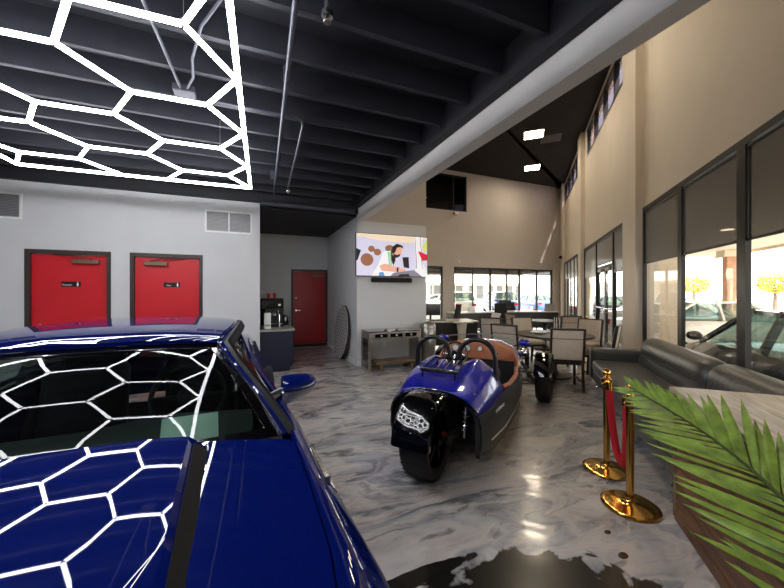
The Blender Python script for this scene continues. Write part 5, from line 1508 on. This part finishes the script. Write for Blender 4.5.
def monitor(loc, rz, label, w=0.52, h=0.31):
    r = thing('computer_monitor', label, 'monitor', loc, rz)
    MB().box(-0.11,0.11,-0.08,0.08,0,0.012).build('stand_foot', M['black'], r, bevel=0.003)
    MB().box(-0.025,0.025,0.0,0.025,0.012,0.22).build('stand_neck', M['black'], r)
    MB().box(-w/2,w/2,-0.03,0.0,0.12,0.12+h).build('monitor_case', M['black'], r, bevel=0.006)
    MB().box(-w/2+0.01,w/2-0.01,-0.032,-0.03,0.13,0.11+h).build('screen', M['screen_off'], r)
monitor((4.45,7.98,0.751), R(-20), 'black computer monitor on the desk nearest the television wall')
monitor((9.22,10.55,0.751), R(-10), 'black computer monitor on the long desk by the far windows')
lp_ = thing('laptop', 'open silver laptop at the right end of the long desk by the far windows', 'laptop', (10.85,9.95,0.751), R(-25))
MB().box(-0.2,0.2,-0.14,0.14,0,0.016).build('laptop_base', M['alu'], lp_, bevel=0.004)
MB().box(-0.2,0.2,-0.006,0.006,0,0.29,Matrix.Translation((0,-0.14,0.012)) @ Matrix.Rotation(R(16),4,'X')).build('laptop_lid', M['alu'], lp_, bevel=0.004)
kb = thing('keyboard', 'black keyboard on the desk nearest the television wall, below the monitor', 'keyboard', (4.52,7.72,0.751), R(-16))
MB().box(-0.21,0.21,-0.07,0.07,0,0.018).build('keyboard_case', M['black'], kb, bevel=0.004)
k_ = MB()
for i in range(14):
    for j in range(4): k_.box(-0.2+0.0286*i,-0.176+0.0286*i,-0.062+0.031*j,-0.036+0.031*j,0.018,0.023)
k_.build('keys', M['slat_grey'], kb)
pa = thing('paper_stack', 'stack of white papers on the desk nearest the television wall', 'papers', (5.15,7.68,0.751), R(10))
for k in range(3): MB().box(-0.105,0.105,-0.15,0.15,0.003*k,0.003*k+0.0028,Matrix.Rotation(0.07*k,4,'Z')).build('sheet', M['white_plastic'], pa)
pa2 = thing('desk_caddy', 'small clear and white desk organiser on the desk by the far windows', 'desk organiser', (7.75,10.7,0.751))
MB().box(-0.12,0.12,-0.08,0.08,0,0.10).box(-0.12,0.12,0.02,0.08,0.10,0.2).build('organiser_body', M['white_plastic'], pa2, bevel=0.004)
for x in (-0.08,-0.03,0.03): MB().rod((x,0.05,0.2),(x+0.02,0.05,0.3),0.005).build('pen', M['black'], pa2)
def office_chair(loc, rz, label, h=1.0, group=None):
    r = thing('office_chair', label, 'chair', loc, rz, group)
    for k in range(5):
        a = 2*PI*k/5
        l = MB().bar((0,0,0.09),(0.28*math.cos(a),0.28*math.sin(a),0.07),0.04,0.03).build('base_arm', M['black'], r)
        MB().rod((0.28*math.cos(a)-0.02,0.28*math.sin(a),0.03),(0.28*math.cos(a)+0.02,0.28*math.sin(a),0.03),0.03,n=14).build('caster', M['black'], l)
    MB().rod((0,0,0.08),(0,0,0.44),0.03).build('gas_lift', M['black'], r)
    MB().box(-0.24,0.24,-0.22,0.25,0.44,0.52).build('seat', M['black_matte'], r, bevel=0.03, seg=3)
    tl = Matrix.Translation((0,-0.23,0.5)) @ Matrix.Rotation(R(10),4,'X')
    rows = [[(0.23*u_*(1-0.15*(z/0.6)**2), 0.03*u_*u_-0.02, z) for u_ in (-1,-.6,-.2,.2,.6,1)] for z in [h*0.56*k/6 for k in range(7)]]
    m = MB().grid(rows, 0.035); m.v = [tuple(tl @ Vector(v)) for v in m.v]
    m.build('backrest', M['black_matte'], r, smooth=True, angle=50)
    for sx in (-1,1):
        MB().tube([(sx*0.25,-0.05,0.47),(sx*0.29,-0.05,0.62),(sx*0.29,0.12,0.68)],0.016,n=8).build('armrest', M['black'], r, smooth=True)
    return r
office_chair((5.55,8.85,0), R(35), 'black high-back office chair behind the desk nearest the television wall', 1.15)
office_chair((8.45,9.8,0), R(150), 'black office chair in front of the far window desks, near the blue car outside', 1.05)
office_chair((10.1,11.0,0), R(170), 'black office chair behind the long desk by the far windows', 1.0)
vc = thing('visitor_chair', 'white and black cantilever visitor chair beside the desk nearest the television wall', 'chair', (6.0,7.6,0), R(80))
MB().box(-0.22,0.22,-0.2,0.24,0.42,0.47).build('seat', M['white_plastic'], vc, bevel=0.015)
MB().box(-0.22,0.22,-0.02,0.02,0.0,0.45,Matrix.Translation((0,-0.2,0.48)) @ Matrix.Rotation(R(14),4,'X')).build('backrest', M['white_plastic'], vc, bevel=0.012)
for sx in (-1,1): MB().tube([(sx*0.235,-0.30,0.86),(sx*0.235,-0.2,0.48),(sx*0.235,0.22,0.43),(sx*0.235,0.24,0.05),(sx*0.235,0.2,0.02),(sx*0.235,-0.25,0.02)],0.014,n=8).build('tube_frame', M['black'], vc, smooth=True)
# cameras and sensors on walls
sc1 = thing('security_camera', 'white security camera on the far wall below the upper dark window', 'camera', (8.55,FY,5.02))
MB().rod((0,0,0),(0,-0.1,0.02),0.03).build('mount', M['white_plastic'], sc1, smooth=True)
MB().rod((0.02,-0.1,0.03),(-0.26,-0.26,-0.02),0.06,n=18).build('camera_body', M['white_plastic'], sc1, smooth=True)
MB().rod((-0.26,-0.26,-0.02),(-0.268,-0.265,-0.022),0.045,n=18).build('lens', M['black'], sc1)
sn = thing('wall_sensor', 'small white sensor on the far wall just above the windows', 'sensor', (8.72,FY,2.88))
MB().ball((0,-0.03,0),0.06,0.04,0.07).build('sensor_body', M['white_plastic'], sn, smooth=True)
MB().box(-0.05,0.05,-0.006,0,-0.07,0.07).build('sensor_base', M['white_plastic'], sn)
cpos = WP(18.8, PW-0.14, 3.25)
s2 = thing('security_camera', 'dark dome camera on the pilaster in the far corner of the window wall', 'camera', WP(18.93+0.02, PW-0.2, 3.2), RZW)
MB().box(0.0,0.05,-0.06,0.06,0.0,0.12).build('mount', M['black'], s2)
MB().ball((-0.07,0,0.05),0.09).build('dome', M['black_gloss'], s2, smooth=True)

# ------------------------------------------------------------------ outside
struct(MB().prism([(-60,-60),(90,-60),(90,90),(-60,90)], -0.3, -0.13).build('ground_outside', M['asphalt']))
# covered walk along the window wall: slab with soffit, fascia, columns
cnp = thing('canopy', 'beige covered walkway roof outside the right windows', 'canopy', WP(8,5.0,3.05), RZW)
MB().box(-13,11,-2.9,2.75,0.02,0.5).build('canopy_roof', M['stucco'], cnp)
MB().box(-13,11,-3.0,-2.9,-0.08,0.9).build('fascia', M['stucco'], cnp)
for s_ in (-4.5,-0.8,2.9,6.6):
    MB().rod((s_,0.2,0.0),(s_,0.2,0.019),0.12,n=20).build('can_light', M['can_light'], cnp)
for s_, lab in ((24.0,'brick canopy column outside the entrance doors'),(16.4,'brick canopy column seen through the window beyond the sofa'),(2.5,'brick canopy column outside, right of the double mullion')):
    r = thing('canopy_column', lab, 'column', WP(s_,7.3,-0.13), RZW)
    MB().box(-0.17,0.17,-0.17,0.17,0,2.95).build('shaft', M['brick'], r, bevel=0.01)
    MB().box(-0.30,0.30,-0.30,0.30,2.95,3.199).build('capital', M['stucco'], r, bevel=0.01)
    MB().box(-0.30,0.30,-0.30,0.30,0,0.25).build('plinth', M['brick'], r, bevel=0.01)
pr = thing('canopy_column', 'pale stucco pier outside the window, just behind the backrest of the sofa', 'column', WP(8.25,2.6,-0.13), RZW)
MB().box(-0.25,0.25,-0.25,0.25,0,3.199).build('shaft', M['stucco'], pr, bevel=0.01)
# far canopy
cn2 = thing('canopy', 'flat canopy roof outside the wide far window wall', 'canopy', (11.5,15.6,2.75))
MB().box(-6.5,6.0,-2.35,2.6,0.02,0.35).build('canopy_roof', M['stucco'], cn2)
MB().box(-6.5,6.0,2.6,2.75,-0.12,0.7).build('fascia', M['fascia'], cn2)
dk = thing('canopy_column', 'slim dark column with a flared top outside the far window', 'column', (9.75,15.6,-0.13))
MB().rod((0,0,0),(0,0,2.6),0.09,n=18).build('shaft', M['desk_dark'], dk, smooth=True)
MB().rod((0,0,2.6),(0,0,2.898),0.1,0.32,n=18).build('capital', M['desk_dark'], dk, smooth=True)

def car_out(loc, rz, paint, label, suv=False, group=None, name='parked_car', L_=4.5, W_=1.8):
    r = thing(name, label, 'car', loc, rz, group)
    h = 1.68 if suv else 1.43
    # stations along x (front +x): (x, belt z, half width), sides
    pr = [(-L_/2,0.55,0.62),(-L_/2+0.08,0.85,0.76),(-L_/2+0.7,0.95,0.86),(-0.6,0.95,0.9),(0.6,0.94,0.9),(1.25,0.90,0.88),(L_/2-0.5,0.80,0.83),(L_/2-0.1,0.68,0.72),(L_/2,0.52,0.60)]
    if suv: pr = [(x, z*1.12, w_) for x, z, w_ in pr]
    rows = []
    for x, z, w_ in pr:
        half = [(0,z+0.02),(w_*0.6,z+0.015),(w_*0.92,z-0.03),(w_,z-0.18),(w_*0.98,0.42),(w_*0.92,0.24)]
        rows.append([(x,-a,b) for a,b in half[::-1]]+[(x,a,b) for a,b in half[1:]])
    m = MB().grid(rows); n = len(rows[0]); m.add(rows[0],[tuple(range(n))]); m.add(rows[-1],[tuple(range(n))])
    body = m.build('body', paint, r, smooth=True, angle=50)
    cut(body, [MB().rod((xw, sg*0.55, 0.31),(xw, sg*1.2, 0.31),0.36,n=28) for xw in (-1.35,1.4) for sg in (-1,1)])
    for p in body.data.polygons: p.use_smooth = True
    body.data.set_sharp_from_angle(angle=R(45))
    zb = 0.93*(1.12 if suv else 1.0)
    xr = -L_/2+0.25 if suv else -L_/2+0.75
    cab = [(xr,zb,0.80),(xr+(0.25 if suv else 0.75),h-0.05,0.62),(0.0,h,0.62),(0.35,h-0.03,0.61),(1.2,zb-0.02,0.80)]
    gm = MB(); gl = MB()
    # roof
    gm.grid([[(x, w_*t, z-0.03*t*t) for t in (-1,-.5,0,.5,1)] for x, z, w_ in cab[1:4]], 0.03)
    for sg in (-1,1):
        for (a, b) in ((0,1),(3,4)): gm.bar((cab[a][0],sg*cab[a][2],cab[a][1]),(cab[b][0],sg*cab[b][2],cab[b][1]-0.03),0.06,0.05)
        gm.bar((-0.25,sg*0.82,zb),(-0.25,sg*0.63,h-0.03),0.05,0.07)
        gm.bar((cab[1][0],sg*cab[1][2],cab[1][1]-0.02),(cab[3][0],sg*cab[3][2],cab[3][1]-0.02),0.05,0.05)
        gl.add([(cab[0][0],sg*0.79,zb-0.02),(cab[1][0],sg*0.61,h-0.06),(0.35,sg*0.60,h-0.05),(1.2,sg*0.79,zb-0.03)],[(0,1,2,3)])
        MB().ball((0.95,sg*0.98,zb+0.06),0.08,0.1,0.07).build('door_mirror', paint, r, smooth=True)
        MB().box(L_/2-0.22,L_/2-0.10,sg*0.62-0.12,sg*0.62+0.12,0.60,0.70).build('head_lamp', M['white_plastic'], r, bevel=0.02)
        MB().box(-L_/2+0.0,-L_/2+0.12,sg*0.60-0.13,sg*0.60+0.13,0.70,0.86).build('tail_lamp', M['tail_red'], r, bevel=0.02)
    gl.add([(cab[0][0],-0.79,zb),(cab[0][0],0.79,zb),(cab[1][0],0.6,h-0.07),(cab[1][0],-0.6,h-0.07)],[(0,1,2,3)])
    gl.add([(1.2,-0.79,zb-0.02),(1.2,0.79,zb-0.02),(0.37,0.6,h-0.06),(0.37,-0.6,h-0.06)],[(0,1,2,3)])
    gm.build('roof', paint, r, smooth=True, angle=40); gl.build('windows', M['auto_glass'], r)
    MB().box(-L_/2+0.6,0.9,-0.7,0.7,0.3,0.75).build('cabin', M['seat_dark'], r)
    for xw in (-1.35,1.4):
        for sg in (-1,1):
            w_ = MB().rod((xw,sg*0.64,0.31),(xw,sg*0.86,0.31),0.32,n=28).build('wheel', M['rubber'], r, smooth=True)
            k_ = MB().rod((xw,sg*0.855,0.31),(xw,sg*0.87,0.31),0.07,n=16)
            for q in range(8):
                a = 2*PI*q/8; k_.bar((xw,sg*0.868,0.31),(xw+0.215*math.cos(a),sg*0.868,0.31+0.215*math.sin(a)),0.02,0.04)
            k_.tube([(xw+0.22*math.cos(a),sg*0.865,0.31+0.22*math.sin(a)) for a in [2*PI*q/24 for q in range(24)]],0.02,n=6,closed=True)
            k_.build('rim', M['rim_silver'], w_, smooth=True)
    return r
GZ = -0.13
def hd(deg): return PI/2-R(deg)      # heading (clockwise from +Y) -> rz for +x front
pk = car_out(WP(5.3,3.35,GZ), hd(43.8), M['car_black'], 'black car parked close outside the window behind the sofa')
car_out(WP(11.3,4.6,GZ), hd(122), M['car_white'], 'white car parked outside beyond the black car, nose to the right')
car_out(WP(14.5,10.5,GZ), hd(100), M['car_blue'], 'blue car far out in the lot, roof showing over the white car')
car_out(WP(3.0,9.4,GZ), hd(150), M['car_silver'], 'silver car out in the lot at the right edge of the photo')
car_out(WP(16.5,5.3,GZ), hd(130), M['car_silver'], 'silver car outside the entrance doors')
car_out(WP(21.5,4.6,GZ), hd(120), M['car_black'], 'dark car outside the farthest windows of the right wall')
car_out((13.3,20.6,GZ), hd(10), M['car_white'], 'white car outside the far windows, left of the dark column', suv=True)
car_out((17.4,20.6,GZ), hd(25), M['car_blue'], 'blue car outside the far windows, right of the dark column', suv=True)
car_out((21.2,20.8,GZ), hd(20), M['car_blue'], 'second blue car outside the far windows, at their right end')
car_out((16.2,27.5,GZ), hd(100), M['car_silver'], 'silver car outside the far windows, between white and blue ones')
car_out((9.6,20.8,GZ), hd(30), M['car_silver'], 'silver car outside the far window left of the wall pier')
# shops across the lot
def shop(loc, rz, w, label):
    r = thing('shop_building', label, 'building', loc, rz)
    MB().box(-w/2,w/2,0,8,0,4.6).build('walls', M['bldg'], r)
    MB().box(-w/2-0.5,w/2+0.5,-2.2,-0.001,2.9,4.3).build('fascia', M['fascia'], r)
    n = int(w/4)
    for k in range(n):
        x = -w/2+ (k+0.5)*w/n
        f = MB().box(x-1.4,x+1.4,-0.06,-0.001,0.25,2.6).build('shop_window', M['bldg_dark'], r)
        MB().box(x-1.45,x+1.45,-0.09,-0.061,0.15,0.25).box(x-0.04,x+0.04,-0.09,-0.061,0.25,2.6).build('window_frame', M['fascia'], f)
        MB().box(x-w/n/2-0.15,x-w/n/2+0.15,-2.1,-1.8,0,2.9).build('post', M['stucco'], r)
shop((18,42,GZ), R(4), 48, 'long low row of shops with pale fascia across the lot behind the far windows')
def tree(loc, h, rad, label, seed, group=None):
    r = thing('tree', label, 'tree', loc, 0, group); g = random.Random(seed)
    MB().tube([(0,0,0),(0.1,0.05,h*0.4),(0.0,0.1,h*0.7)],[0.16,0.12,0.07],n=10).build('trunk', M['trunk'], r, smooth=True)
    m = MB()
    for k in range(900):
        a = g.uniform(0,2*PI); b_ = g.uniform(-1,1); q = g.uniform(0.35,1)**0.5
        c = Vector((rad*q*math.cos(a)*math.sqrt(1-b_*b_), rad*q*math.sin(a)*math.sqrt(1-b_*b_), h*0.72+rad*0.8*q*b_))
        d1 = Vector((g.uniform(-1,1),g.uniform(-1,1),g.uniform(-1,1))).normalized(); d2 = d1.orthogonal()
        s_ = rad*0.12
        m.add([c-d1*s_, c+d2*s_*0.5, c+d1*s_, c-d2*s_*0.5],[(0,1,2,3)])
    m.build('foliage', M['leaf_out'], r)
tree((33.7,18.5,GZ), 3.6, 0.9, 'yellow green tree in the lot, seen in the window pane beside the pilaster', 1)
tree((42.5,20.2,GZ), 3.4, 1.2, 'yellow green tree far behind the white car, left of the brick column', 2)
tree((43.0,14.5,GZ), 3.4, 1.2, 'yellow green tree far across the lot, right of the double mullion', 3)

# ------------------------------------------------------------------ light
w = bpy.data.worlds.new('World'); scene.world = w; w.use_nodes = True
nt = w.node_tree; nt.nodes.clear()
out = nt.nodes.new('ShaderNodeOutputWorld'); bg = nt.nodes.new('ShaderNodeBackground')
sky = nt.nodes.new('ShaderNodeTexSky'); sky.sky_type = 'HOSEK_WILKIE'
sky.sun_direction = Vector((-0.35,-0.75,0.75)).normalized(); sky.turbidity = 6.0; sky.ground_albedo = 0.5
mxs = nt.nodes.new('ShaderNodeMix'); mxs.data_type = 'RGBA'; mxs.inputs['Factor'].default_value = 0.6
mxs.inputs['B'].default_value = (1.0,0.98,0.94,1)
nt.links.new(sky.outputs[0], mxs.inputs['A']); nt.links.new(mxs.outputs['Result'], bg.inputs['Color'])
bg.inputs['Strength'].default_value = 4.0
nt.links.new(bg.outputs[0], out.inputs['Surface'])
sun = bpy.data.lights.new('Sun', 'SUN'); sun.energy = 14.0; sun.angle = R(1.0); sun.color = (1.0,0.93,0.82)
so = bpy.data.objects.new('Sun', sun); COL.objects.link(so)
so.rotation_euler = Vector((0.35,0.75,-0.75)).to_track_quat('-Z','Y').to_euler(); so.location = (0,0,12)

# ------------------------------------------------------------------ camera
cd = bpy.data.cameras.new('Camera'); cam = bpy.data.objects.new('Camera', cd); COL.objects.link(cam)
cd.sensor_width = 36.0; cd.lens = 36.0*336/784; cd.clip_start = 0.02; cd.clip_end = 300
cd.shift_y = -(294-292)/784
cam.location = (0,0,EYE); cam.rotation_euler = (PI/2, 0, -YAW)
scene.camera = cam
scene.view_settings.view_transform = 'Standard'; scene.view_settings.look = 'None'
scene.view_settings.gamma = 1.0; scene.view_settings.exposure = 0.9
scene.view_settings.use_curve_mapping = False
try:
    scene.cycles.use_denoising = True
    scene.cycles.max_bounces = 10; scene.cycles.transparent_max_bounces = 24
except Exception: pass
